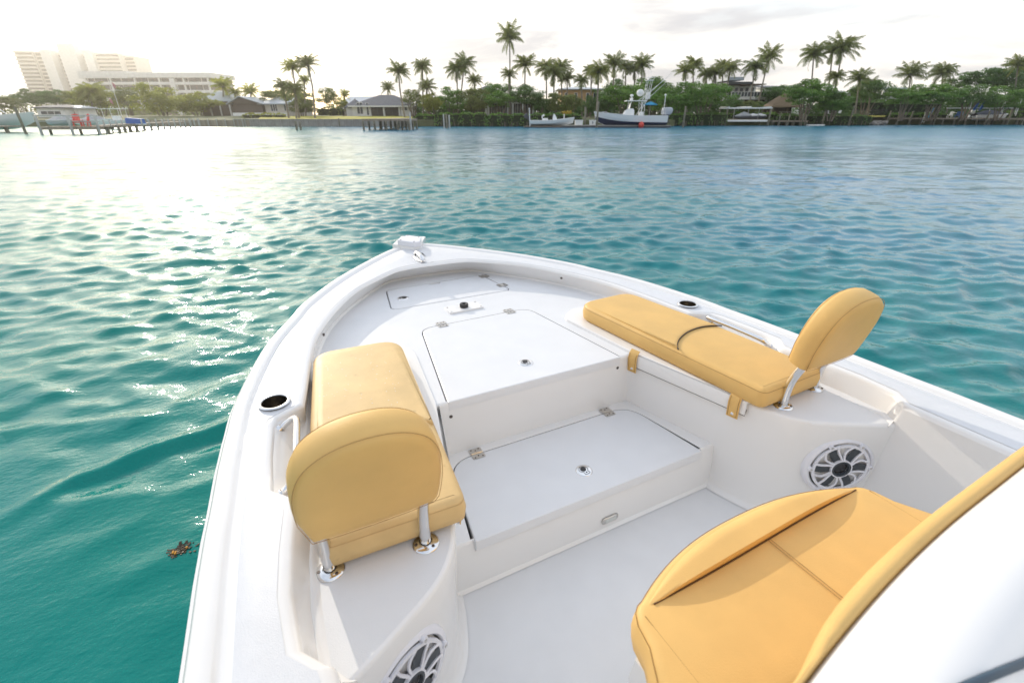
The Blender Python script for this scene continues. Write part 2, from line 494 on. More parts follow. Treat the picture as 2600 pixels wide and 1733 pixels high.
wsp = wn.nodes.new('ShaderNodeSeparateXYZ'); wn.links.new(gp.outputs['Position'], wsp.inputs[0])
wmr = wn.nodes.new('ShaderNodeMapRange'); wmr.inputs['From Min'].default_value = -4; wmr.inputs['From Max'].default_value = 12; wmr.inputs['To Min'].default_value = .15; wmr.inputs['To Max'].default_value = .85
wn.links.new(wsp.outputs['X'], wmr.inputs['Value'])          # body colour turns bluer towards the right
wad = wn.nodes.new('ShaderNodeMath'); wad.operation = 'ADD'; wn.links.new(wmr.outputs[0], wad.inputs[0])
wno = wn.nodes.new('ShaderNodeMath'); wno.operation = 'MULTIPLY_ADD'; wn.links.new(nz(.16, 3), wno.inputs[0]); wno.inputs[1].default_value = .9; wno.inputs[2].default_value = -.45
wn.links.new(wno.outputs[0], wad.inputs[1]); wn.links.new(wad.outputs[0], cr.inputs[0]); wn.links.new(cr.outputs[0], wb.inputs['Base Color'])
b1 = wn.nodes.new('ShaderNodeBump'); b1.inputs['Strength'].default_value = .55; b1.inputs['Distance'].default_value = .022
vl = wn.nodes.new('ShaderNodeVectorMath'); vl.operation = 'LENGTH'; wn.links.new(gp.outputs['Position'], vl.inputs[0])
vr = wn.nodes.new('ShaderNodeMapRange'); vr.inputs['From Min'].default_value = 6; vr.inputs['From Max'].default_value = 60; vr.inputs['To Min'].default_value = 1; vr.inputs['To Max'].default_value = 2.4
wn.links.new(vl.outputs['Value'], vr.inputs['Value'])        # open water away from the boat's lee is choppier
vm = wn.nodes.new('ShaderNodeMath'); vm.operation = 'MULTIPLY'; wn.links.new(nz(2.6, 5, .6, (1, 1.5, 1), R(25)), vm.inputs[0]); wn.links.new(vr.outputs[0], vm.inputs[1])
wn.links.new(vm.outputs[0], b1.inputs['Height'])
rr = wn.nodes.new('ShaderNodeMapRange'); rr.inputs['From Min'].default_value = 5; rr.inputs['From Max'].default_value = 65; rr.inputs['To Min'].default_value = .035; rr.inputs['To Max'].default_value = .27
wn.links.new(vl.outputs['Value'], rr.inputs['Value']); wn.links.new(rr.outputs[0], wb.inputs['Roughness'])     # chop too fine for the mesh
b2 = wn.nodes.new('ShaderNodeBump'); b2.inputs['Strength'].default_value = .35; b2.inputs['Distance'].default_value = .006
wn.links.new(nz(22, 2, .5, (1, 1.6, 1), R(25)), b2.inputs['Height'])
wn.links.new(b1.outputs[0], b2.inputs['Normal']); wn.links.new(b2.outputs[0], wb.inputs['Normal'])
water = inst('water', water_mesh())
water.data.materials.append(wm)
tag(water, kind='structure')
# ------------------------------------------------------------------ the boat the picture is taken from
boat = empty('bay_boat', (0, 0, 0), 0, 'white open fishing boat in the foreground, its pointed bow heading away over turquoise water', 'boat')
def gz(y): return .79 + .03*max(0.0, y - 1.6)
DK, ST, SO = .70, .43, .21
# stations from the starboard quarter round the bow to the port quarter: outer edge, inner top edge, foot of coaming (+ its height)
KEYS = [
 ((1.285, -3.0), (1.00, -3.0), (.985, -3.0, SO)),
 ((1.285, -1.2), (1.00, -1.2), (.985, -1.2, SO)),
 ((1.282, 0.0), (1.00, 0.0), (.985, 0.0, SO)),
 ((1.275, .45), (1.00, .45), (.985, .45, SO)),
 ((1.272, .640), (1.00, .640), (.985, .670, SO)),
 ((1.271, .664), (1.003, .655), (.985, .730, SO)),
 ((1.270, .676), (1.012, .662), (1.003, .662, DK)),
 ((1.268, .72), (1.055, .715), (1.035, .712, DK)),
 ((1.264, .85), (1.064, .86), (1.035, .86, DK)),
 ((1.260, 1.00), (1.052, 1.00), (1.025, 1.00, DK)),
 ((1.253, 1.14), (1.034, 1.13), (1.005, 1.13, DK)),
 ((1.248, 1.20), (1.036, 1.175), (1.000, 1.17, DK)),
 ((1.245, 1.245), (1.088, 1.235), (1.000, 1.25, DK)),
 ((1.236, 1.40), (1.084, 1.40), (.995, 1.40, DK)),
 ((1.222, 1.56), (1.070, 1.57), (.988, 1.55, DK)),
 ((1.214, 1.63), (1.055, 1.615), (.980, 1.62, DK)),
 ((1.208, 1.69), (.965, 1.665), (.972, 1.67, DK)),
 ((1.190, 1.80), (.943, 1.78), (.958, 1.78, DK)),
 ((1.130, 2.05), (.897, 2.04), (.912, 2.06, DK)),
 ((1.061, 2.27), (.840, 2.26), (.855, 2.31, DK)),
 ((.955, 2.50), (.715, 2.53), (.757, 2.57, DK)),
 ((.868, 2.69), (.545, 2.79), (.590, 2.84, DK)),
 ((.637, 3.03), (.300, 3.00), (.345, 3.145, DK)),
 ((.330, 3.37), (.190, 3.045), (.210, 3.205, DK)),
 ((.118, 3.56), (.090, 3.055), (.100, 3.215, DK)),
 ((.0, 3.64), (.0, 3.055), (.0, 3.215, DK)),
]
def key_rows():
    o = [Vector((*k[0], 0)) for k in KEYS]; i = [Vector((*k[1], 0)) for k in KEYS]; b = [Vector(k[2]) for k in KEYS]
    # finer steps along smooth stretches (forward of the pocket), straight steps where it is angular
    def fine(P):
        head = []
        for a in range(0, 16):
            for t in (0, .5): head.append(P[a].lerp(P[a+1], t))
        tail = catmull(P[16:], 5)
        return head + tail
    O, I, B = fine(o), fine(i), fine(b)
    mir = lambda P: P + [Vector((-p.x, p.y, p.z)) for p in P[::-1][1:]]
    return mir(O), mir(I), mir(B)
O_, I_, B_ = key_rows()
NK = len(O_)
def nvec(k):   # outward in plan
    v = Vector((O_[k].x - I_[k].x, O_[k].y - I_[k].y, 0)); a = O_[max(k-1, 0)]; b = O_[min(k+1, NK-1)]
    t = (b - a).normalized(); n = Vector((t.y, -t.x, 0))
    return n if n.dot(v) > 0 else -n
NV = [nvec(k) for k in range(NK)]
ZG = [gz(O_[k].y) for k in range(NK)]
def orow(d, dz):   # measured inwards from the outer edge
    return [O_[k] - NV[k]*d + Vector((0, 0, ZG[k] + dz)) for k in range(NK)]
def irow(t, dz):   # t metres outboard of the inner edge along the station line
    r = []
    for k in range(NK):
        v = (O_[k] - I_[k]); v.z = 0; v.normalize()
        r.append(Vector((I_[k].x, I_[k].y, gz(I_[k].y) + dz)) + v*t)
    return r
cap = MB()
cap.loft([orow(.002, -.075), orow(-.012, -.065), orow(-.014, -.03), orow(0, -.024), orow(.0, -.010), orow(.007, -.002), orow(.014, 0), orow(.046, 0), orow(.052, -.004), orow(.058, -.011), orow(.070, -.0115), orow(.078, -.006), orow(.088, -.004),
          irow(.030, -.004), irow(.014, -.005), irow(.006, -.010), irow(.001, -.020),
          ])
cap.build('gunwale', M['gel'], boat, R(50))
coam = MB()
def brow(f, out=0.0, dz=0.0):
    r = []
    for k in range(NK):
        a = Vector((I_[k].x, I_[k].y, gz(I_[k].y) - .020)); b = B_[k]
        p = a.lerp(b, f); r.append(p)
    return r
def brow_in(d, dz):
    r = []
    for k in range(NK):
        v = (O_[k] - I_[k]); v.z = 0; v.normalize()
        r.append(B_[k] - v*d + Vector((0, 0, dz)))
    return r
coam.loft([irow(.001, -.020), brow(.35), brow(.65), brow(.86), brow_in(.004, .010), brow_in(.016, .001), brow_in(.03, -.004)])
coam.build('coaming', M['gel'], boat, R(60))
ns = MB()
q = [orow(.090, -.0022), irow(.033, -.0025)]
ns.loft([orow(.086, -.0045), q[0], [a.lerp(b, .5) for a, b in zip(*q)], q[1], irow(.036, -.0045)])
ns.build('nonskid_strip', M['nonskid'], boat, R(40))
hl = MB()
def hrow(d, z):
    return [Vector((O_[k].x - NV[k].x*d, O_[k].y - NV[k].y*d - max(0, O_[k].y - 2.4)*.22*(1 - (z+.3)/1.1), z if z < .5 else ZG[k] - .07)) for k in range(NK)]
hl.loft([hrow(.001, .7), hrow(.05, .55-.05) , hrow(.11, .30), hrow(.17, .10), hrow(.22, -.05), hrow(.34, -.30)])
hl.build('hull', M['gel'], boat, R(60))

# deck, with its cut-outs
EDGE = [(1.045, .640), (.93, .700), (.865, .737), (.80, .775), (.745, .815), (.70, .868), (.672, .92), (.648, .99), (.632, 1.05), (.618, 1.12), (.507, 1.57)]
Bhole = [(-.452, 1.57), (-.338, 2.25), (-.270, 2.318), (.318, 2.324), (.350, 2.255), (.434, 1.57)]
def edge_path():
    p = [Vector((*e, 0)) for e in EDGE]
    a = catmull(p[:10], 4) + [p[10] - (p[10]-p[9]).normalized()*.03]
    c = p[10]; a += [c + Vector((-.003, -.009, 0)), c + Vector((-.012, -.001, 0)) , c + Vector((-.03, 0, 0))]
    return a
EP = edge_path()
full_edge = EP + [Vector((-p.x, p.y, 0)) for p in EP[::-1]]           # starboard aft -> well front -> port aft
foot = [(p.x, p.y) for p in B_ if p.z > .5]
ar = [(p.x, p.y) for p in [b - Vector((0,0,0)) for b in B_] if True]
deck_out = [(p.x - .0, p.y) for p in B_ if p.z > .6]
inner = [(p.x, p.y) for p in full_edge]
# port side back to starboard along the well edge, with the notch for the big lid
port = [p for p in inner if p[0] < -.47][::-1]; star = [p for p in inner if p[0] > .455][::-1]
notch = roundpoly([(Bhole[0]), (-.330, 2.318), (.338, 2.324), (Bhole[-1])], [0, .09, .09, 0])
outline = deck_out + port + notch + star
holeA = roundpoly([(-.405, 2.655), (.402, 2.655), (.352, 3.052), (-.350, 3.026)], .045)
holeA = ccw(holeA)
dk = MB()
dk.poly(ccw(outline), DK, [holeA[::-1]])
dk.build('deck', M['fine_nonskid'], boat)
rim = MB()
rim.loft([[(x, y, DK - .0005) for x, y in holeA], [(x, y, DK - .035) for x, y in holeA], [(x, y, DK - .035) for x, y in offset(holeA, .03)]], True)
rim.loft([[(x, y, DK - .0005) for x, y in notch], [(x, y, DK - .040) for x, y in notch]])
rim.build('hatch_gutter', M['gel'], boat, R(40))

def lid(name, outl, z, th=.035, parent=None, bev=.005, m='fine_nonskid', lab=None):
    outl = ccw(outl); mb = MB()
    rows = [([(x, y, z) for x, y in offset(outl, bev)]), ([(x, y, z - bev*.3) for x, y in offset(outl, bev*.3)]),
            ([(x, y, z - bev) for x, y in outl]), ([(x, y, z - th) for x, y in outl])]
    mb.loft(rows[::-1], True, True)
    mb.poly(offset(outl, bev), z)
    o = mb.build(name, M[m], parent or boat, R(35))
    if lab: o['label'] = lab
    return o
lidA_out = roundpoly([(-.398, 2.662), (.395, 2.662), (.345, 3.045), (.03, 3.033), (.022, 3.000), (-.050, 3.000), (-.058, 3.030), (-.343, 3.019)], [.04, .04, .04, .006, .02, .02, .006, .04])
lidA = lid('hatch', lidA_out, DK + .002, lab='narrow hatch nearest the bow with a small notch in its front edge')
lidB_out = roundpoly([(-.448, 1.556), (.430, 1.556), (.333, 2.318), (-.325, 2.312)], [.006, .006, .085, .085])
lidB = lid('hatch', lidB_out, DK + .002, .040, lab='large tapered hatch in the raised foredeck')

SHARED = {}
def hinge(parent, x, y, z, rz, m='satin'):
    r_ = MB()
    c, s_ = math.cos(rz), math.sin(rz)
    T = lambda a, b: (x + a*c - b*s_, y + a*s_ + b*c)
    for sgn in (-1, 1):
        o = roundpoly([T(*p) for p in [(-.028, sgn*.004), (.028, sgn*.004), (.028, sgn*.034), (-.028, sgn*.034)]], .007, 3)
        r_.prism(o, z, z + .0022)
    r_.tube([(*T(-.026, 0), z + .003), (*T(.026, 0), z + .003)], .0042, 6)
    for a in (-.018, 0, .018):
        for sgn in (-1, 1): pass
    h = r_.build('hinge', M[m], parent, R(30))
    if 'screw' not in SHARED:
        k = MB(); k.cyl((0, 0, 0), (0, 0, .0010), .0034, n=8); SHARED['screw'] = k.mesh('screw', M['hole'])
    for a in (-.017, 0, .017):
        for sgn in (-1, 1):
            b = .020 + (.006 if a else -.002)
            inst('screw', SHARED['screw'], h, (*T(a, sgn*b), z + .0022))
hinge(lidA, .352, 3.000, DK + .003, R(98)); hinge(lidA, .383, 2.765, DK + .003, R(98))
hinge(lidB, -.205, 2.316, DK + .003, 0); hinge(lidB, .215, 2.320, DK + .003, 0)

def latch(parent, x, y, z, rz):
    mt = Matrix.Rotation(rz, 4, 'Z')
    a = MB(); a.lathe([(0, .0030), (.030, .0030), (.0335, .0022), (.035, .0)], (x, y, z), 28)
    L = a.build('latch', M['steel'], parent, R(50))
    b = MB()
    P = lambda u, v: tuple((Vector((x, y, z)) + mt @ Vector((u, v, .0034))))
    b.lathe([(0, .0046), (.0125, .0046), (.0125, .003)], (*P(0, .006)[:2], z), 20)
    b.build('finger_ring', M['black'], parent)
    c = MB()   # thin dark outline of the pull
    ol = [(-.016, .014), (-.019, .004), (-.016, -.006), (-.010, -.011), (-.011, -.024), (.011, -.024), (.010, -.011), (.016, -.006), (.019, .004), (.016, .014), (0, .024)]
    c.tube([P(*p) for p in catmull([Vector((*p, 0)).to_tuple()[:2] + (0,) for p in ol], 3, True) and [(q.x, q.y) for q in catmull([(*p, 0) for p in ol], 3, True)]], .0012, 4, True)
    c.lathe([(0, .0040), (.0035, .0040), (.0035, .003)], (*P(0, -.015)[:2], z), 8)
    c.build('pull_outline', M['black'], parent)
latch(lidA, -.285, 2.825, DK + .002, R(-90)); latch(lidB, -.005, 1.712, DK + .002, R(8))

# well walls, step, sole
wl_ = MB()
def wrow(d, z, ex=0.0):
    r = []
    n = len(full_edge)
    for k, p in enumerate(full_edge):
        a = full_edge[max(k-1, 0)]; b = full_edge[min(k+1, n-1)]
        t = (b - a).normalized(); nn = Vector((-t.y, t.x, 0))     # points into the well?
        if nn.dot(Vector((0, .5, 0)) - p) < 0: nn = -nn
        r.append(Vector((p.x, p.y, 0)) + nn*d + Vector((0, 0, z)))
    return r
wl_.loft([wrow(0, DK), wrow(.006, DK - .0015), wrow(.011, DK - .006), wrow(.013, DK - .014), wrow(.010, .60), wrow(.004, .45), wrow(-.002, .30), wrow(.002, .235), wrow(.014, .216), wrow(.03, .212)])
wl_.build('well_wall', M['gel'], boat, R(50))
so = MB(); so.box(-1.02, 1.02, -3.0, 1.70, SO - .03, SO)
so.build('sole', M['fine_nonskid'], boat)
# step: a box with an opening for its lid
sx = .640; n2 = roundpoly([(-.5385, 1.10), (-.476, 1.523), (.478, 1.523), (.5385, 1.10)], [0, .13, .13, 0], 8)
step_out = [(-.545, 1.112), (-sx, 1.112), (-.56, 1.62), (.56, 1.62), (sx, 1.112), (.545, 1.112)] + [p for p in n2[::-1] if p[1] > 1.113]
st = MB(); st.poly(ccw(step_out), ST)
st.loft([[(-sx, 1.112, ST), (sx, 1.112, ST)][::1], [(-sx, 1.106, ST - .004), (sx, 1.106, ST - .004)], [(-sx, 1.102, ST - .012), (sx, 1.102, ST - .012)],
         [(-sx, 1.096, .30), (sx, 1.096, .30)], [(-sx, 1.092, SO + .012), (sx, 1.092, SO + .012)], [(-sx, 1.080, SO + .002), (sx, 1.080, SO + .002)]])
st.loft([[(x, y, ST - .0005) for x, y in n2], [(x, y, ST - .04) for x, y in n2]])
st.build('step', M['gel'], boat, R(40))
lidC = lid('hatch', roundpoly([(-.535, 1.091), (.535, 1.091), (.474, 1.519), (-.472, 1.519)], [.007, .007, .125, .125], 8), ST + .002, .042, lab='wide shallow hatch on the lower step in the cockpit')
hinge(lidC, -.345, 1.521, ST + .003, 0); hinge(lidC, .349, 1.521, ST + .003, 0)
latch(lidC, .005, 1.222, ST + .002, R(8))
# courtesy light on the step's face
cl = MB(); o = roundpoly([(-.041, -.016), (.041, -.016), (.041, .016), (-.041, .016)], .016, 5)
for z0, z1, oo in ((0, .006, o),):
    cl.loft([[(.055 + x, 1.0915 - z0, .262 + z) for x, z in oo], [(.055 + x, 1.0885, .262 + z) for x, z in oo], [(.055 + x*.86, 1.0855, .262 + z*.80) for x, z in oo]], True, False, True)
courtesy = cl.build('courtesy_light', M['satin'], boat, R(40))
c2 = MB(); c2.box(.030, .082, 1.0838, 1.0862, .2535, .2705); c2.build('lens', M['lens'], courtesy)
for x0, x1, y, z in ((-.448, .430, 1.5565, DK - .040), (-.535, .535, 1.0915, ST - .042)):
    g = MB(); g.tube([(x0, y + .003, z), (x1, y + .003, z)], .0013, 4); g.build('lid_shade_line', M['lidshade'], boat)   # beige line painted in as the shadow under the lid's overhang
# plugs / screws on coaming and walls
def plug(p, n_, r_=.0075):
    mb = MB(); n_ = Vector(n_).normalized()
    mb.cyl(Vector(p) - n_*.004, Vector(p) + n_*.003, r_, n=12)
    return mb.build('drain_plug', M['hole'], boat, R(40))
for p, n_ in (((-.235, 3.130, .768), (0, -1, .1)), ((.170, 3.135, .768), (0, -1, .1)), ((.722, 2.553, .765), (-.8, -.6, 0)), ((-.815, 2.325, .765), (.9, -.4, 0)), ((-.922, 2.02, .765), (1, -.2, 0)),
              ((-.438, 1.560, .630), (0, -1, 0)), ((.418, 1.560, .645), (0, -1, 0))):
    plug(p, n_)
# pedestal plate with its socket
pb = MB(); pb.prism(roundpoly([(-.112, 2.438), (.104, 2.440), (.101, 2.553), (-.112, 2.538)], .012, 4), DK + .0005, DK + .010)
plate = pb.build('trolling_plate', M['gel'], boat, R(30))
s1 = MB(); s1.lathe([(.010, .001), (.010, .018), (.014, .022), (.024, .022), (.026, .018), (.026, 0)], (-.004, 2.490, DK + .010), 20); s1.build('socket', M['black'], plate, R(40))
for x, y in ((-.098, 2.452), (.090, 2.454), (.088, 2.540), (-.098, 2.525)):
    s2 = MB(); s2.cyl((x, y, DK + .010), (x, y, DK + .0125), .0055, n=8); s2.build('screw', M['satin'], plate)
# cup holders
for sg, (x, y) in ((-1, (-1.061, 1.711)), (1, (1.045, 1.755))):
    z = gz(y) + .002
    c = MB(); c.lathe([(.044, .0025), (.047, .005), (.052, .005), (.0555, .001)], (x, y, z), 32)
    cupo = c.build('cup_holder', M['steel'], boat, R(60))
    c = MB(); c.lathe([(0, .0012), (.0440, .0014), (.0455, .004)], (x, y, z), 32)
    d = MB(); d.lathe([(.0445, .004), (.044, -.07), (.040, -.085), (0, -.086)], (x, y, z), 32)
    # the gunwale is opened under the ring so the cup has real depth
    d.build('cup', M['cupdark'], cupo, R(50))
def cut_gunwale():
    for nm in ('gunwale', 'nonskid_strip'):
        ob = next(c for c in boat.children if c.name.startswith(nm))
        me = ob.data
        import bmesh
        bm = bmesh.new(); bm.from_mesh(me)
        for (x, y) in ((-1.061, 1.711), (1.045, 1.755)):
            for (ax, ay) in [(math.cos(a), math.sin(a)) for a in [math.pi*2*k/20 for k in range(20)]]:
                px, py = x + ax*.049, y + ay*.049
                geo = [f for f in bm.faces if abs(f.calc_center_median().x - x) < .35 and abs(f.calc_center_median().y - y) < .25 and f.normal.z > .5]
                ge = list({e for f in geo for e in f.edges}) + list({v for f in geo for v in f.verts}) + geo
                bmesh.ops.bisect_plane(bm, geom=ge, plane_co=(px, py, 0), plane_no=(ax, ay, 0))
            kill = [f for f in bm.faces if (f.calc_center_median().x - x)**2 + (f.calc_center_median().y - y)**2 < .0485**2 and f.normal.z > .5]
            bmesh.ops.delete(bm, geom=kill, context='FACES')
        bm.to_mesh(me); bm.free()
cut_gunwale()
# grab rails in the pockets
for sg in (-1, 1):
    g = MB()
    pts = [(sg*1.055, 1.585, .755), (sg*1.030, 1.585, .775), (sg*1.008, 1.575, .790), (sg*1.000, 1.545, .795), (sg*1.010, 1.42, .795), (sg*1.022, 1.30, .790), (sg*1.035, 1.262, .780), (sg*1.055, 1.250, .760), (sg*1.072, 1.245, .745)]
    g.tube(catmull(pts, 4), .0115, 10)
    gr = g.build('grab_rail', M['steel'], boat, R(60))
    for p in (pts[0], pts[-1]):
        f_ = MB(); f_.tube([Vector(p) + Vector((-sg*.006, 0, .004)), Vector(p) + Vector((sg*.010, 0, -.006))], [.016, .022], 14); f_.build('rail_foot', M['steel'], gr, R(40))
# bow light block and cleat
def sk(pts, z0, z1, name, m, parent, bev=.004):
    o = ccw(pts); mb = MB()
    mb.loft([[(x, y, z0) for x, y in o], [(x, y, z1 - bev) for x, y in o], [(x, y, z1) for x, y in offset(o, bev)]], True, True)
    mb.poly(offset(o, bev), z1)
    return mb.build(name, m, parent, R(30))
nb = sk([(-.150, 3.560), (-.028, 3.405), (.020, 3.420), (.150, 3.690), (-.02, 3.79)], gz(3.5) - .012, gz(3.5) + .022, 'bow_pad', M['gel'], boat)
nbx = sk([(-.118, 3.520), (-.025, 3.395), (.022, 3.405), (.070, 3.535), (-.010, 3.655)], gz(3.5) + .0225, gz(3.5) + .058, 'navigation_light', M['spkwhite'], boat)
for x, y in ((-.095, 3.515), (-.022, 3.415), (.050, 3.535), (-.010, 3.63)):
    s2 = MB(); s2.cyl((x, y, gz(3.5) + .058), (x, y, gz(3.5) + .060), .006, n=8); s2.build('screw', M['hole'], nbx)
cm = MB()
zc_ = gz(3.2)
cm.lathe([(0, .008), (.75, .006), (1, 0)], (0, 0, 0), 28)
cm.v = [(-.055 + x*.030 + y*.0, 3.200 + y*.112, zc_ + z) for x, y, z in cm.v]
cleat = cm.build('cleat', M['steel'], boat, R(50))
cm = MB(); cm.tube(catmull([(-.055, 3.105, zc_ + .012), (-.055, 3.14, zc_ + .030), (-.055, 3.20, zc_ + .034), (-.055, 3.26, zc_ + .030), (-.055, 3.295, zc_ + .012)], 4), [.010]*17, 10)
cm.v = [(-.055 + (x + .055)*1.6, y, z) for x, y, z in cm.v]
cm.cyl((-.055, 3.165, zc_), (-.055, 3.165, zc_ + .03), .009); cm.cyl((-.055, 3.235, zc_), (-.055, 3.235, zc_ + .03), .009)
cm.build('horn', M['steel'], cleat, R(60))

# lids under the two side cushions, wrapped over the well edge
for sg in (-1, 1):
    ol = [(sg*.500, 1.555), (sg*.632, .985), (sg*.98, 1.0), (sg*.93, 1.90), (sg*.84, 2.20), (sg*.55, 2.19), (sg*.44, 2.08)]
    ol = [(sg*.494, 1.568), (sg*.628, 1.000), (sg*.93, 1.01), (sg*.88, 1.95), (sg*.74, 2.15), (sg*.53, 2.165), (sg*.435, 2.07)]
    ol = ol if sg > 0 else ol[::-1]
    ol2 = roundpoly(ol, .05 if sg > 0 else .05)
    rad = [.006, .01, .03, .03, .1, .12, .09] if sg > 0 else [.09, .12, .1, .03, .03, .01, .006]
    lid('seat_hatch', roundpoly(ol, rad, 8), DK + .014, .016, lab='hatch lid under the %s side cushion' % ('starboard' if sg > 0 else 'port'), m='gel')
    fl = MB()   # turned-down lip on the side wall
    a0, a1 = Vector((sg*.4925, 1.560, 0)), Vector((sg*.6265, 1.000, 0))
    nrm_ = Vector((-sg*1, -.24, 0)).normalized()
    r0 = a0.lerp(a1, 0); rows = []
    for d, z in ((.012, DK + .012), (.016, DK + .006), (.017, DK - .045), (.013, DK - .052), (.004, DK - .052)):
        rows.append([p + nrm_*d*.6 + Vector((0, 0, z)) for p in (a0, a1)])
    fl.loft(rows); fl.build('seat_hatch_lip', M['gel'], boat, R(40))
    g = MB(); g.tube([a0 + nrm_*.0075 + Vector((0, 0, DK - .054)), a1 + nrm_*.0075 + Vector((0, 0, DK - .054)), a1 + nrm_*.010 + Vector((0, -.004, DK - .02))], .0013, 4)
    if sg > 0: g.build('seam_gap', M['slit'], boat)

# speakers in the curved aft ends of the seat boxes
def speaker(sg):
    c = Vector((sg*.868, .730, .500))
    nn = Vector((-sg*.46, -.885, .02)).normalized()
    xa = Vector((0, 0, 1)).cross(nn).normalized(); ya = nn.cross(xa)
    MM = Matrix((xa, ya, nn)).transposed().to_4x4()
    S = MB(); S.lathe([(.113, -.02), (.114, .010), (.119, .015), (.126, .013), (.135, .004), (.138, -.02)], c, 48, MM)
    sp = S.build('speaker', M['spkwhite'], boat, R(50))
    P = lambda r_, a, z: c + MM.to_3x3() @ Vector((r_*math.cos(a), r_*math.sin(a), z))
    b = MB(); b.lathe([(.114, .006), (.108, -.004), (.034, -.028), (0, -.030)], c, 36, MM); b.build('cone', M['cone'], sp, R(50))
    g = MB(); g.lathe([(.109, .013), (.1095, .020), (.099, .020), (.0985, .012)], c, 40, MM)
    g.lathe([(.041, .012), (.041, .026), (.035, .026), (.034, .014)], c, 28, MM)
    t0 = R(2)
    for k in range(6):
        base = t0 + k*math.pi/3
        for sgn in (-1, 1):
            pts = []
            for t in (0, .3, .6, .85, 1.0):
                rr = .040 + .064*t
                da = sgn*(.42 - .20*t + .05*math.sin(t*3.1)) + .14*math.sin(t*math.pi)
                pts.append(P(rr, base + da, .021 - .003*t))
            g.tube(catmull(pts, 3), .0046, 5)
        g.tube([P(.1155, base, .010), P(.1155, base, .024)], .0095, 12)
    g.build('grille', M['spkwhite'], sp, R(50))
    h = MB()
    for k in range(6):
        base = t0 + k*math.pi/3
        h.loft([[P(.040, base - .36, .017), P(.040, base + .36, .017)], [P(.074, base - .14, .018), P(.074, base + .27, .018)], [P(.104, base - .15, .017), P(.104, base + .13, .017)]])
    h.loft([[P(.034, a*math.pi/14, .014) for a in range(28)], [P(.036, a*math.pi/14, .027) for a in range(28)], [P(.029, a*math.pi/14, .027) for a in range(28)], [P(.026, a*math.pi/14, .018) for a in range(28)]], True)
    h.build('grille_insert', M['spkgrey'], sp, R(50))
    k = MB(); k.lathe([(0, .022), (.015, .020), (.026, .017)], c, 24, MM); k.build('tweeter', M['black'], sp, R(50))
    for i in range(6):
        base = t0 + i*math.pi/3
        e = MB(); e.tube([P(.1155, base, .0235), P(.1155, base, .0258)], .0045, 8); e.build('screw', M['satin'], sp)
    return sp
speaker(-1); speaker(1)

# ------------------------------------------------------------------ cushions
def cushion_mesh(outl, z0, z1, bev=.022, crown=.010, tuck=.006):
    outl = ccw(outl); mb = MB(); rows = []
    rows.append([(x, y, z0) for x, y in offset(outl, .008)])
    rows.append([(x, y, z0 + .008) for x, y in outl])
    rows.append([(x, y, (z0 + z1)/2) for x, y in offset(outl, -.004)])
    H = z1 - bev
    for k in range(5):
        a = math.pi/2*k/4
        rows.append([(x, y, H + bev*math.sin(a)) for x, y in offset(outl, bev*(1 - math.cos(a)))])
    base = offset(outl, bev)
    cx = sum(p[0] for p in base)/len(base); cy = sum(p[1] for p in base)/len(base)
    for d, h in ((.008, .0012),):
        rows.append([(x, y, z1 + h) for x, y in offset(outl, bev + d)])
    mb.loft(rows, True, True, True)
    return mb
def seam_loop(outl, d, z, r_=.0010):
    mb = MB(); mb.tube([(x, y, z) for x, y in offset(ccw(outl), d)], r_, 5, True); return mb
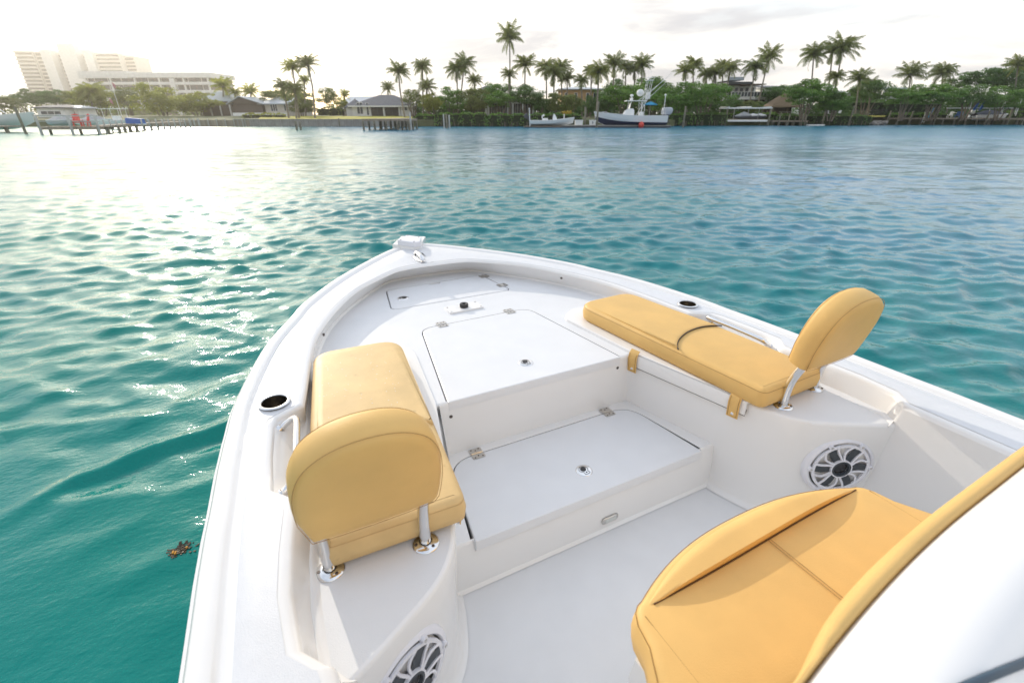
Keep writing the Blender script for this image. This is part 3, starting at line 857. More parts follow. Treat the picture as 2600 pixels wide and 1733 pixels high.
def side_cushion(sg, lab):
    root = empty('seat_cushion', (sg*.75, 1.5, DK + .014), 0, lab, 'cushion', 'side seat cushions')
    off = lambda o: [(x - sg*.75, y - 1.5) for x, y in o]
    zb, zt = .0008, .082
    full = [(sg*.614, .935), (sg*.995, .945), (sg*.962, 1.5), (sg*.888, 2.075), (sg*.505, 2.055)]
    rad = [.035, .035, .2, .10, .11]
    if sg < 0: full, rad = full[::-1], rad[::-1]
    o = ccw(off(roundpoly(full, rad, 8)))
    cushion_mesh(o, zb, zt).build('cushion_body', M['vinyl_worn_hazed' if sg < 0 else 'vinyl'], root, R(60))
    seam_loop(o, .002, zt - .012).build('piping', M['piping' if sg < 0 else 'seam'], root)
    # upper flap that ends in an arc towards the backrest
    arc = [(sg*.568, 1.30), (sg*.575, 1.352), (sg*.643, 1.420), (sg*.754, 1.472), (sg*.862, 1.485), (sg*.945, 1.462), (sg*.963, 1.45)]
    if sg < 0: arc = [(a, b - .05) for a, b in arc]
    arcs = [(p.x, p.y) for p in catmull([(*a, 0) for a in arc], 5)]
    arc_l = [(x - sg*.75, y - 1.5) for x, y in arcs]
    inn = offset(o, .026)
    def on_flap(p):   # forward of the arc
        X = abs(p[0] + sg*.75); Y = p[1] + 1.5
        return Y > np.interp(X, [abs(a[0]) for a in arcs], [a[1] for a in arcs]) + .001 and Y > 1.33
    rim_ = [p for p in inn if on_flap(p)]
    # order: rim points run ccw; close with the arc
    arcc = [p for p in arc_l if abs(p[0] + sg*.75) > .575 + .03*0 and abs(p[0] + sg*.75) < .945]
    rim_s = sorted(range(len(inn)), key=lambda k: k)
    seq = [inn[k] for k in rim_s]
    ks = [k for k in range(len(inn)) if on_flap(inn[k])]
    # rotate so that the run is contiguous
    start = next(k for k in ks if not on_flap(inn[k-1]))
    run = []; k = start
    while on_flap(inn[k % len(inn)]): run.append(inn[k % len(inn)]); k += 1
    if (Vector(run[-1]) - Vector(arcc[0])).length > (Vector(run[-1]) - Vector(arcc[-1])).length: arcc = arcc[::-1]
    fo = ccw(run + arcc)
    fm = MB(); fo_in = offset(fo, .004)
    cx = sum(p[0] for p in fo)/len(fo); cy = sum(p[1] for p in fo)/len(fo)
    rows = [[(x, y, zt - .004) for x, y in fo], [(x, y, zt + .009) for x, y in fo], [(x, y, zt + .0115) for x, y in fo_in]]
    rows.append([(x, y, zt + .0128) for x, y in offset(fo, .016)])
    fm.loft(rows, True, False, True)
    # blend: only the arc end stands proud, the rest melts into the body
    vs = []
    for x, y, z in fm.v:
        Y = y + 1.5
        k = min(1, max(0, (2.03 - Y)/.60))**1.2
        edge = min(1.0, max(0.0, (abs(x + sg*.75) - (.585 + (1.50 - Y)*.02))/.03))
        vs.append((x, y, zt - .004 + (z - (zt - .004))*(.30 + .70*k)))
    fm.v = vs
    fm.build('cushion_flap', M['vinyl_worn_hazed' if sg < 0 else 'vinyl'], root, R(60))
    am = MB(); am.tube([(x, y - .0015, zt + .0055) for x, y in arc_l if abs(x + sg*.75) > (.574 if sg > 0 else .600)], .0034, 5)
    am.build('flap_shadow_line', M['slit'], root)  # dark tube drawn in as the flap's shadow line
    # snap straps over the well edge
    for yy in ((1.535, 1.045) if sg > 0 else (1.045,)):
        xe = .4925 + (1.56 - yy)*(.134/.56)
        t = MB(); n_ = Vector((-sg*.97, -.24, 0)).normalized(); tn = Vector((-n_.y, n_.x, 0))
        c0 = Vector((sg*(xe) - sg*.75, yy - 1.5, 0)) + n_*.022
        if sg < 0: n_ = Vector((.97, -.24, 0)).normalized(); tn = Vector((-n_.y, n_.x, 0)); c0 = Vector((-xe + .75, yy - 1.5, 0)) + n_*.022
        w_ = .024
        rows = []
        for d, z in ((-.022, .018), (-.006, .004), (.0, -.022), (-.004, -.060), (-.007, -.094)):
            rows.append([c0 + n_*d + tn*w_ + Vector((0, 0, z)), c0 + n_*d - tn*w_ + Vector((0, 0, z))])
        back = [[p - n_*.003 for p in r_] for r_ in rows]
        t.loft(rows); t.loft([r_[::-1] for r_ in back]); t.loft([rows[-1], back[-1]])
        t.loft([[r_[0] for r_ in rows], [r_[0] for r_ in back]]); t.loft([[r_[1] for r_ in back], [r_[1] for r_ in rows]])
        s_ = t.build('snap_strap', M['vinyl'], root, R(50))
        u = MB(); pp = rows[-1][0].lerp(rows[-1][1], .5) + Vector((0, 0, .018)); u.tube([pp - n_*.001, pp + n_*.004], [.0085, .0055], 12); u.build('snap', M['steel'], s_, R(60))
        u = MB(); ins = lambda a, b, f: a.lerp(b, f) + n_*.0012
        u.tube([ins(rows[1][0], rows[1][1], .12), ins(rows[2][0], rows[2][1], .12), ins(rows[4][0], rows[4][1], .12) + Vector((0,0,.006)), ins(rows[4][0], rows[4][1], .88) + Vector((0,0,.006)), ins(rows[2][0], rows[2][1], .88), ins(rows[1][0], rows[1][1], .88)], .0011, 4)
        u.build('stitching', M['seam'], s_)
    return root
side_cushion(1, 'long tan seat cushion on the right side with two snap straps hanging over its edge')
side_cushion(-1, 'long tan seat cushion on the left side, sandy, worn and coloured pale for haze, partly hidden by its backrest')

def backrest(sg, lab):
    cx, y0 = sg*.862, .930
    root = empty('backrest', (cx, y0, DK), 0, lab, 'backrest', 'padded backrests on steel posts')
    # pad: D outline in its own plane, leaning aft
    lean = R(13)
    up = Vector((0, -math.sin(lean), math.cos(lean))); nf = Vector((0, math.cos(lean), math.sin(lean)))   # front normal
    xr = Vector((1, 0, 0))
    w, h = .160, .294
    c0 = Vector((0, -.016, .196))           # bottom centre of the pad
    d_out = []
    pts = [(-w*.93, 0), (w*.93, 0), (w*.985, .20*h), (w, .43*h), (w*.95, .65*h), (w*.78, .84*h), (w*.44, .962*h), (0, h), (-w*.44, .962*h), (-w*.78, .84*h), (-w*.95, .65*h), (-w, .43*h), (-w*.985, .20*h)]
    mid = [(p.x, p.y) for p in catmull([(*p, 0) for p in pts[1:]], 5)] 
    o = ccw(roundpoly([(-w*.93, 0)], 0) + [(w*.90, 0)] + mid[3:-1])
    o = ccw([(-w*.88, .003), (-w*.5, -.002), (0, -.004), (w*.5, -.002), (w*.88, .003)] + mid[2:-2])
    rows = []
    T = .043
    def row(d, t):
        return [c0 + xr*x + up*y + nf*t for x, y in (offset(o, d) if d else o)]
    mb = MB()
    for t, d in ((-T-.016, .13), (-T-.015, .09), (-T-.012, .05), (-T-.006, .02), (-T, .006), (-T+.006, .001), (-T+.02, -.004), (0, -.005), (T-.02, -.004), (T-.008, .002), (T, .012), (T+.006, .03), (T+.012, .06), (T+.016, .10), (T+.017, .13)):
        rows.append(row(d, t))
    def shrink(f, t): 
        mx = sum(p[0] for p in o)/len(o); my = sum(p[1] for p in o)/len(o)
        return [c0 + xr*(mx + (x-mx)*f) + up*(my + (y-my)*f) + nf*t for x, y in o]
    rows = [shrink(.25, -T-.010), shrink(.55, -T-.009), shrink(.8, -T-.007), shrink(.93, -T-.004)] + rows[4:11] + [shrink(.88, T+.005), shrink(.7, T+.011), shrink(.45, T+.014), shrink(.2, T+.015)]
    mb.loft(rows, True, True, True)
    mb.build('pad', M['vinyl'], root, R(60))
    for t, d in ((-T+.001, -.0005), (T-.004, .004)):
        sm = MB(); sm.tube(row(d, t), .0009, 5, True); sm.build('seam', M['seam'], root)
    for k in (-1, 1):
        px = k*.122 - (0 if sg < 0 else 0)
        py = .010 + (.018 if k*sg > 0 else -.012)
        base = Vector((px, py, .001))
        f_ = MB(); f_.lathe([(0, .004), (.016, .004), (.018, .008), (.030, .006), (.036, .002), (.037, 0)], base, 28)
        fl = f_.build('post_flange', M['steel'], root, R(40))
        for a in (R(60), R(180), R(300)):
            e = MB(); q_ = base + Vector((.027*math.cos(a), .027*math.sin(a), .004)); e.cyl(q_, q_ + Vector((0, 0, .004)), .0045, n=8); e.build('screw', M['hole'], fl)
        g = MB()
        g.tube(catmull([base + Vector((0, 0, .002)), base + Vector((0, .001, .06)), base + Vector((0, -.004, .11)), base + Vector((0, -.018, .16)), base + Vector((0, -.045, .23))], 4), .0155, 14)
        g.build('post', M['steel'], root, R(60))
    return root
backrest(-1, 'tan padded D-shaped backrest on the left, seen from behind, on two polished steel posts')
backrest(1, 'tan padded D-shaped backrest on the right, seen edge-on against the teal water')

# ------------------------------------------------------------------ helm console and its front seat
def arcline(y_mid, y_side, hw, n=24):
    return [(-hw + 2*hw*k/n, y_side + (y_mid - y_side)*(1 - (abs(-1 + 2*k/n))**2.4)) for k in range(n + 1)]
cons = MB()
def conrow(hw, ym, ys, yb, z, r_=.05):
    f_ = arcline(ym, ys, hw)
    return [(-hw - .0, yb, z)] + [(x, y, z) for x, y in f_] + [(hw, yb, z)]
cons.loft([conrow(.40, .50, .40, -.6, SO), conrow(.43, .53, .43, -.6, .45), conrow(.435, .54, .44, -.6, .62), conrow(.43, .535, .435, -.6, .690), conrow(.40, .50, .41, -.6, .698)], False)
cons.poly([(x, y) for x, y, z in conrow(.40, .50, .41, -.6, .698)][::-1], .698)
cons.build('console_base', M['gel'], boat, R(50))
hd = MB()
def hoodrow(hw, ym, ys, z, zs=0.0):
    return [(x, .178 - .13*min(x, 0)**2 + .03*x + (ym - .180), z - zs*abs(x/hw)**3) for x in np.linspace(-hw, hw, 33)]
hd.loft([hoodrow(.53, .180, .130, .70), hoodrow(.53, .180, .130, 1.0), hoodrow(.53, .183, .130, 1.151), hoodrow(.53, .178, .126, 1.161), hoodrow(.53, .162, .112, 1.170), hoodrow(.53, .135, .085, 1.180), hoodrow(.53, .098, .048, 1.185), hoodrow(.53, .066, .016, 1.178), hoodrow(.53, .042, -.008, 1.160), hoodrow(.53, .024, -.026, 1.136), hoodrow(.53, .010, -.04, 1.125), hoodrow(.53, -.06, -.11, 1.13), hoodrow(.53, -.4, -.45, 1.13)])
hd.build('console_hood', M['gel'], boat, R(60))
ws = MB(); gk = catmull([(-.53, .070, 1.183), (-.356, .044, 1.180), (-.224, .024, 1.158), (0, -.014, 1.126), (.2, -.044, 1.128)], 5)
ws.tube(gk, .0055, 6); ws.build('windshield_gasket', M['glass'], boat, R(60))
# front seat cushion with its rolled front bolster
fc = empty('console_seat_cushion', (0, .43, .70), 0, 'wide tan cushion with a rolled front edge on the seat ahead of the helm console', 'cushion')
o = [(-.425, .22), (.425, .22)] + [(x, y) for x, y in arcline(.560, .462, .430, 28)][::-1]
o = ccw(roundpoly([(-.43, .22), (.43, .22), (.435, .30)], 0, 1)[:2] + [(.438, .40)] + [(x, y) for x, y in arcline(.562, .470, .415, 26)][::-1] + [(-.438, .40)])
o = [(p.x, p.y) for p in catmull([(*p, 0) for p in o], 2, True)]
ol = [(x, y - .43) for x, y in ccw(o)]
fb = cushion_mesh(ol, .0, .098, .020, .004)
fb.build('seat_panel', M['vinyl'], fc, R(60))
seam_loop(ol, .001, .088, .0009).build('seam', M['seam'], fc)
# bolster: raised crescent in front of the straight pocket line
front = [(x, y - .43) for x, y in arcline(.550, .468, .385, 24)]
bl = MB(); N_ = len(front)
rows = []
for k, (x, y) in enumerate(front):
    yb = .036 + .004*math.sin(x*6)
    t = 1 - abs(x/.395)**4
    w_ = y - yb
    prof = []
    for a in range(9):
        s = a/8
        zz = .094 + (.026*math.sin(min(1, (1-s)*2.2)*math.pi/2)*(1 if s < .999 else 1) + .004)*max(t, .05)
        yy_ = yb + w_*s
        if a == 0: prof.append((x, yy_ + .003, .094)); prof.append((x, yy_ - .002, .094 + .020*max(t, .04)));
        prof.append((x, yy_, zz if s < .98 else .092))
    rows.append(prof)
bl.loft(rows); bl.build('front_bolster', M['vinyl'], fc, R(70))
pk = MB(); pk.tube([(x, .0345 + .004*math.sin(x*6), .1003) for x in np.linspace(-.372, .372, 30)], .0020, 5); pk.build('pocket_shadow', M['pocket'], fc)  # dark brown tube painted in as shadow along the pocket
for dx in (-.004, .004):
    s_ = MB(); s_.tube([(dx + .0, yy_, .1023) for yy_ in np.linspace(.032, -.20, 12)], .0009, 4); s_.build('seam', M['seam'], fc)
for sg in (-1, 1):
    for dx in (.0, .008):
        s_ = MB(); s_.tube([(sg*(.414 - dx), yy_, .0985 + (.0 if dx else -.004)) for yy_ in np.linspace(.02, -.20, 12)], .0010, 4); s_.build('seam', M['seam'], fc)
# backrest pad along the console
bp_ = empty('console_lounge_pad', (0, .24, .838), 0, 'curved tan backrest pad hugging the white helm console, lower right', 'backrest')
rows = []
al = [(x, .178 - .13*min(x, 0)**2 + .03*x) for x in np.linspace(-.53, .53, 33)]
prof = [(.026, .0), (.027, .10), (.027, .26), (.026, .304), (.022, .315), (.014, .321), (.004, .321), (.000, .316), (-.002, .28), (-.002, .0)]
for x, y in al:
    t = max(0, 1 - abs(x/.475)**8)
    rows.append([(x, y - .24 + .004 + a*(.35 + .65*t), .004 + b_) for a, b_ in prof])
bb = MB(); bb.loft(rows); bb.build('pad', M['vinyl'], bp_, R(60))

# droplets left on the ledge, the gunwale and the left cushion
rg = random.Random(21); dm = MB()
def drop(x, y, z, r_):
    dm.lathe([(0, r_*.55), (r_*.6, r_*.42), (r_, 0)], (x, y, z), 6)
for k in range(70): drop(1.005 + .03*rg.random(), .74 + .42*rg.random(), DK + .001, rg.uniform(.0012, .0032))
for k in range(60): drop(.70 + .32*rg.random(), .72 + .25*rg.random() + .0, DK + .0003, rg.uniform(.0010, .0024))
for k in range(60): drop(-.62 - .3*rg.random(), 1.45 + .55*rg.random(), DK + .014 + .0955, rg.uniform(.0010, .0020))
tag(dm.build('water_droplets', M['droplet'], boat, R(60)), kind='stuff')
# ------------------------------------------------------------------ the far shore (laid out in metres: X along the shore, Y away from the boat)
CT, STH = math.cos(PITCH), math.sin(PITCH)
RGT = Vector((math.cos(YAW), -math.sin(YAW), 0)); FWD = Vector((math.sin(YAW), math.cos(YAW), 0))
def wpos(X, Y, Z=0.0): return Vector((CAM.x, CAM.y, 0)) + RGT*X + FWD*Y + Vector((0, 0, Z))
def Xz(px, Y, Z=1.2): return (px - 1300.0)/F_PX*(Y*CT - (Z - CAM.z)*STH)
def Zr(row, Y):
    u = -(row - 866.5)/F_PX
    return CAM.z + Y*(-STH + u*CT)/(CT + u*STH)
def thing(name, X, Y, Z, label, cat, group=None, rz=0.0):
    return empty(name, wpos(X, Y, Z), -YAW + rz, label, cat, group)

def shoreY(X):
    return float(np.interp(X, [-400, -60, 18, 25, 29, 38, 46, 56, 62, 68, 90, 400], [84, 84, 84, 86, 89.2, 91, 93.6, 94, 95.5, 98.8, 100, 112]))
# ground: rises a little behind the shore
xs = [-2500, -900, -400, -200, -120, -80, -60, -40, -20, 0, 10, 18, 25, 29, 34, 38, 42, 46, 51, 56, 62, 68, 80, 90, 120, 200, 400, 900, 2500]
g = MB()
rows = []
for dy, z in ((.15, -1.0), (.15, .92), (.5, 1.0), (6, 1.22), (13, 1.5), (40, 1.55), (120, 1.6), (500, 1.8), (2200, 2.0)):
    rows.append([wpos(x, shoreY(x) + dy, z) for x in xs])
g.loft([r_ for r_ in rows]); tag(g.build('ground', M['soil']), kind='structure')

# ---- foliage building blocks
def leaf_quads(pts, nrm, size, rng, jit=.9):
    n = len(pts)
    a = rng.normal(size=(n, 3)) ; nn = nrm + jit*a*.6
    nn /= np.linalg.norm(nn, axis=1, keepdims=True)
    t = np.cross(nn, rng.normal(size=(n, 3))); t /= np.linalg.norm(t, axis=1, keepdims=True)
    b = np.cross(nn, t)
    s = size*rng.uniform(.6, 1.4, (n, 1))
    v = np.stack([pts - t*s*.5, pts + b*s*.30, pts + t*s*.5, pts - b*s*.30], 1).reshape(-1, 3)
    return v
def mesh_from_quads(name, v, m):
    me = bpy.data.meshes.new(name); n = len(v)//4
    me.vertices.add(len(v)); me.vertices.foreach_set('co', v.astype(np.float32).ravel())
    me.loops.add(n*4); me.loops.foreach_set('vertex_index', np.arange(n*4, dtype=np.int32))
    me.polygons.add(n); me.polygons.foreach_set('loop_start', np.arange(0, n*4, 4, dtype=np.int32))
    me.update(calc_edges=True); me.materials.append(m)
    return me
def crown_mesh(name, m, seed, nblob=46, nleaf=5200, flat=1.0, leaf=.085, low=-.75, gaps=.55):
    """unit crown (radius 1) made of leafy clumps"""
    rng = np.random.RandomState(seed); P = []; N = []
    C = []
    while len(C) < nblob:
        c = rng.uniform(-1, 1, 3)
        d = np.linalg.norm(c)
        if d > 1 or d < .35 or c[2] < low: continue
        C.append(c*(.82 + .16*rng.rand()))
    C = np.array(C); rad = rng.uniform(.13, .30, nblob)
    w = rad**2; w /= w.sum()
    for c, r_, k in zip(C, rad, (w*nleaf).astype(int)):
        d = rng.normal(size=(k, 3)); d /= np.linalg.norm(d, axis=1, keepdims=True)
        rr = r_*rng.uniform(.55, 1.12, (k, 1))
        P.append(c + d*rr*np.array([1, 1, .72])); N.append(d)
    k = nleaf//7
    d = rng.normal(size=(k, 3)); d /= np.linalg.norm(d, axis=1, keepdims=True)
    P.append(d*rng.uniform(.2, .8, (k, 1))*np.array([1, 1, .9])); N.append(d)
    P = np.concatenate(P); N = np.concatenate(N)
    P[:, 2] = np.where(P[:, 2] < low, low + (P[:, 2] - low)*.25, P[:, 2])
    return mesh_from_quads(name, leaf_quads(P, N, leaf, rng), m)
CROWNS = {}
def get_crown(m, v):
    k = (m, v)
    if k not in CROWNS:
        if v == 'sparse': CROWNS[k] = crown_mesh('crown', M[m], 71, 30, 3600, leaf=.085, low=-.3)
        else: CROWNS[k] = crown_mesh('crown', M[m], 11 + v*7 + len(m), 44 + 8*v, 5400, leaf=.075 + .008*v)
    return CROWNS[k]
def tree(px0, px1, r0, r1, Y, m, v, label, group='broadleaf trees along the far shore', limbs=4, base=None, name='tree', depth=None):
    z1, z0 = Zr(r0, Y), Zr(r1, Y); zc = (z0 + z1)/2
    x0, x1 = Xz(px0, Y, zc), Xz(px1, Y, zc)
    X = (x0 + x1)/2; rx = (x1 - x0)/2*1.18; rz = (z1 - z0)/2*1.10
    zb = 1.25 if Y > shoreY(X) + 6 else 1.0
    t = thing(name, X, Y, zb, label, 'tree', group)
    inst('crown', get_crown(m, v), t, (0, 0, zc - zb), (0, 0, random.uniform(0, 6.28) if rx < 1.3*rz else random.choice((0, math.pi))), (rx, depth or max(min(rx, 4.5), 1.5), rz))
    tm = MB(); rng = random.Random(int(px0*7 + r0))
    hz = max(zc - zb - rz*.35, .4)
    sp = max(rx*.45, .3)
    for k in range(limbs):
        a = (k/(max(limbs-1, 1)) - .5)*2*sp + rng.uniform(-.2, .2)
        b0 = (a*.25, rng.uniform(-.2, .2), -.3); top = (a*1.1, rng.uniform(-.8, .6), hz + rz*rng.uniform(.2, .8))
        midp = (a*.55 + rng.uniform(-.15, .15), rng.uniform(-.3, .2), hz*.55)
        tm.tube(catmull([b0, midp, top], 3), [.13, .12, .10, .09, .07, .05, .03], 6)
    tm.build('trunk', M['bark'], t)
    return t
def hedge(px0, px1, r0, r1, Y, depth, label, m='leaf', brown=True, name='hedge', leaf=.16, group='clipped hedges along the waterfront', dens=34):
    z1, z0 = Zr(r0, Y), Zr(r1, Y); z0 = max(z0, -.15)
    x0, x1 = Xz(px0, Y, z1), Xz(px1, Y, z1); L = x1 - x0; H = z1 - z0
    t = thing(name, (x0 + x1)/2, Y, z0, label, 'hedge', group)
    c = MB(); c.box(-L/2 + .25, L/2 - .25, .22, depth - .2, 0, H - .28); c.build('shade_core', M['hedgecore'], t)  # near-black block, the shade inside the hedge as colour
    rng = np.random.RandomState(int(px0) % 997)
    n = int(dens*L*(H + depth))
    P = rng.uniform(0, 1, (n, 3)); sel = rng.rand(n)
    top = sel < depth/(depth + H)
    X = (P[:, 0] - .5)*L
    wob = .10*np.sin(X*2.1 + px0) + .07*np.sin(X*5.3) + .05*np.sin(X*.7)
    end = np.minimum(1, np.minimum(X + L/2, L/2 - X)/.9)**.5
    Hh = (H - .02 + wob)*(.55 + .45*end)
    Yv = np.where(top, P[:, 1]*depth, .06 + .16*rng.rand(n) + .18*np.abs(np.sin(X*1.7)))
    Z = np.where(top, Hh - .10*rng.rand(n), Hh*(1 - P[:, 2]**1.1*(.86 if brown else 1.0)))
    Yv = np.where(~top & (Z > H - .35), Yv + .15, Yv)
    N = np.where(top[:, None], np.array([0, 0, 1.0]), np.array([0, -1.0, .25]))
    v = leaf_quads(np.stack([X, Yv, Z], 1), N, leaf*1.7, rng, 1.1)
    inst('foliage', mesh_from_quads('foliage', v, M[m]), t)
    if brown:
        s = MB()
        for k in range(int(L*3.2)):
            x = -L/2 + .3 + (L - .6)*rng.rand(); yy = .08 + .25*rng.rand()
            s.bar((x, yy, -.35), (x + rng.normal()*.12, yy + .05, H*.42), .035 + .03*rng.rand())
        o = s.build('roots', M['bark'], t); o['kind'] = 'stuff'
    return t

def frond_mesh(seed, droop=1.0, nf=25, wide=1.0, tidy=0.0):
    rng = random.Random(seed); V = []; 
    for i in range(nf):
        az = i*2.399 + rng.uniform(-.25, .25)
        lay = i/nf
        el = math.radians(78 - 92*lay**1.05) + rng.uniform(-.10, .10)
        if lay > .9: el = math.radians(-52) + rng.uniform(-.2, .2)
        L = (.92 + .18*rng.random())*(1.0 - .18*(lay < .15))*(.8 if lay > .9 else 1)
        cv = (.78 + .45*rng.random())*droop*(.75 + .45*(1-abs(lay-.5)))
        pts = []; p = Vector((0, 0, 0)); n = 11; e = el
        hd_ = Vector((math.cos(az), math.sin(az), 0)); side = Vector((-math.sin(az), math.cos(az), 0))
        for k in range(n + 1):
            pts.append(p.copy()); e2 = e - cv*(k/n)**1.3
            p = p + (hd_*math.cos(e2) + Vector((0, 0, math.sin(e2))))*(L/n)
        for k in range(n):
            w_ = .012*(1 - .7*k/n)
            V += [pts[k] - side*w_, pts[k] + side*w_, pts[k+1] + side*w_*.9, pts[k+1] - side*w_*.9]
        m_ = 19
        for j in range(1, m_ + 1):
            s = (j - .3)/m_; q_ = s*n; k = min(int(q_), n - 1); c = pts[k].lerp(pts[k+1], q_ - k)
            d = (pts[min(k+1, n)] - pts[k]).normalized()
            ll = .30*wide*math.sin(math.pi*min(s*.86 + .13, 1))**.7
            for sg in (-1, 1):
                hang = Vector((0, 0, -1))*(.45 + .55*rng.random())
                dr = (side*sg*(.85) + d*.62 + hang).normalized()
                e_ = c + dr*ll*rng.uniform(.85, 1.1)
                wv = d*.024
                V += [c - wv, c + wv, e_ + wv*.35, e_ - wv*.35]
    V = np.array([tuple(v) for v in V])
    return mesh_from_quads('crown', V, M['frond'])
PALMS = [frond_mesh(3, 1.0), frond_mesh(8, 1.25, 28), frond_mesh(15, .85, 22, 1.1), frond_mesh(21, 1.5, 26, 1.15), frond_mesh(34, 1.1, 26, .9)]
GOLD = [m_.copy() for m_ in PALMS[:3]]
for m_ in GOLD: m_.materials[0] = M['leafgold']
def palm(pc, rc, pb, Y, rad, v, label, bend=0.0, gold=False, wind=0.0, name='coconut_palm', thick=1.0):
    zc = Zr(rc, Y); Xc = Xz(pc, Y, zc); Xb = Xz(pb, Y, 1.3)
    t = thing(name, Xb, Y, 1.1, label, 'palm tree', 'palm trees along the far shore')
    h = zc - 1.1; dx = Xc - Xb
    pts = [(0, 0, -.3), (dx*.22 + bend*.6, .05, h*.28), (dx*.55 + bend, 0, h*.6), (dx*.84 + bend*.4, 0, h*.86), (dx, 0, h)]
    pts = catmull(pts, 4); n = len(pts)
    r_ = [(.19 - .09*(i/(n-1))**.6)*thick for i in range(n)]; r_[0] *= 1.4
    tm = MB(); tm.tube(pts, r_, 7)
    tm.build('trunk', M['trunk'], t, R(60))
    co = MB(); rg = random.Random(int(pc))
    for k in range(6):
        a = rg.uniform(0, 6.28); co.sphere((dx + .24*math.cos(a), .24*math.sin(a), h - .12 - .1*rg.random()), .13, 6)
    c = inst('crown', (GOLD if gold else PALMS)[v % (3 if gold else 5)], t, (dx, 0, h), (rg.uniform(-.22, .22), rg.uniform(-.12, .28) + wind, rg.uniform(0, 6.28)), (rad*rg.uniform(.84, 1.08), rad*rg.uniform(.84, 1.08), rad*rg.uniform(.85, 1.15)))
    o = co.build('coconuts', M['trunk'], t); o['kind'] = 'stuff'
    return t

# ---- palms
P_ = palm
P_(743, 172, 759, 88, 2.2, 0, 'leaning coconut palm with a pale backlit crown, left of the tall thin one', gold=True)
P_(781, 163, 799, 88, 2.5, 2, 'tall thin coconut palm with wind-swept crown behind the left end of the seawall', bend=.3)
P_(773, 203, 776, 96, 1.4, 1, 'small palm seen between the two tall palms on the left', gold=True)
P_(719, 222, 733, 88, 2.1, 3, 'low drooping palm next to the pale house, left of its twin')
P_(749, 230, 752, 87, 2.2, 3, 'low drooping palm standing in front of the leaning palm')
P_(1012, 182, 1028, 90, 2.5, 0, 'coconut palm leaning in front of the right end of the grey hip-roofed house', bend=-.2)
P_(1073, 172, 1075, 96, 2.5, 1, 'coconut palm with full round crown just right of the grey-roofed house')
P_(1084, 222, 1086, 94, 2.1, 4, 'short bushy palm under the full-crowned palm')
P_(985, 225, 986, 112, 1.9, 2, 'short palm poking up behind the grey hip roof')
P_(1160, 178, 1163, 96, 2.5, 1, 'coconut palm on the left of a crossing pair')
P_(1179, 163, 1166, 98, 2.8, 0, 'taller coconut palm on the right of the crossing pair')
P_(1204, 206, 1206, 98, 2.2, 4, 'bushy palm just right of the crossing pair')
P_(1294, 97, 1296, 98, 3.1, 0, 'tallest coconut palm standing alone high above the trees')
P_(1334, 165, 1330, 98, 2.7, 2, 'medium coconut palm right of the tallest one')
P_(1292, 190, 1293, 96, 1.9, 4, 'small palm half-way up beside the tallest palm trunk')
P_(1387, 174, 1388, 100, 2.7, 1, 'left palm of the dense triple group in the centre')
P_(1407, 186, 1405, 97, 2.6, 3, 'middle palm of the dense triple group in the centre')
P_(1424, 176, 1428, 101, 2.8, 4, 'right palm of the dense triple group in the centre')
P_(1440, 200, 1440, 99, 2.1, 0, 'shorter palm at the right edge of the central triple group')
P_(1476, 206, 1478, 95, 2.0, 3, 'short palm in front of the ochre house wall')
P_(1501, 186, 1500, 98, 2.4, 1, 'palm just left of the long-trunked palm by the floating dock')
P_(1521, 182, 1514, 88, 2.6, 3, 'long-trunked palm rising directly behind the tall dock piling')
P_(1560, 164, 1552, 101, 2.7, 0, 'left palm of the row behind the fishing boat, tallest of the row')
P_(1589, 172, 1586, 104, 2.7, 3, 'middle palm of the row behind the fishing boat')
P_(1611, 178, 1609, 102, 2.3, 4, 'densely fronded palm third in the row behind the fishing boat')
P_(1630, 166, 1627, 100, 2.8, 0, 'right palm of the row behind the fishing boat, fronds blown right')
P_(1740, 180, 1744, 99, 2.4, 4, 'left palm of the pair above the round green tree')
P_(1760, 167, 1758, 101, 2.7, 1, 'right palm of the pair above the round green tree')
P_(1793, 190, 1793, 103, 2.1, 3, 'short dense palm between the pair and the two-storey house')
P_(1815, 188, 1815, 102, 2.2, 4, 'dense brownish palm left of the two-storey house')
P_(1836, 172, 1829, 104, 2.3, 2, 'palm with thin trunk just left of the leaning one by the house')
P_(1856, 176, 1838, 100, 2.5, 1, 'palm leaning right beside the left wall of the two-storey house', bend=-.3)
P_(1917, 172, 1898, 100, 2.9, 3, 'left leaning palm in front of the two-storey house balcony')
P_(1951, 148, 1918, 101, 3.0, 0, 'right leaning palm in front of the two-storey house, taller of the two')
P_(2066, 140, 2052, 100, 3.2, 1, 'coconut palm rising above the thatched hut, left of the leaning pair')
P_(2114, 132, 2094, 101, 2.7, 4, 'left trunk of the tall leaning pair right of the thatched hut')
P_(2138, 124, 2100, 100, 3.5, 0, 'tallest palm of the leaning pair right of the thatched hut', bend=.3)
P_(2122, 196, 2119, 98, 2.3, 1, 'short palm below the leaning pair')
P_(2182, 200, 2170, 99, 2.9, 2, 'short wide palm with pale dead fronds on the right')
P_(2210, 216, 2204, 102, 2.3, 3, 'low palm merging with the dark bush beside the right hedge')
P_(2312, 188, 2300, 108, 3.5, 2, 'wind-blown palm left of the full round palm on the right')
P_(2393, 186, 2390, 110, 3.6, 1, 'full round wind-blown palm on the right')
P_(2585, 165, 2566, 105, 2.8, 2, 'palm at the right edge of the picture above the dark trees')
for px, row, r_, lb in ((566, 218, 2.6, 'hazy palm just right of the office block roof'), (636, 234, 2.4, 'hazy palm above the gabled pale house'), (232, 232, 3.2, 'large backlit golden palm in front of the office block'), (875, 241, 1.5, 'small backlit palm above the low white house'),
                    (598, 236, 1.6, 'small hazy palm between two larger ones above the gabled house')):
    P_(px, row, px + 4, 105, r_, int(px) % 3, lb, gold=True)

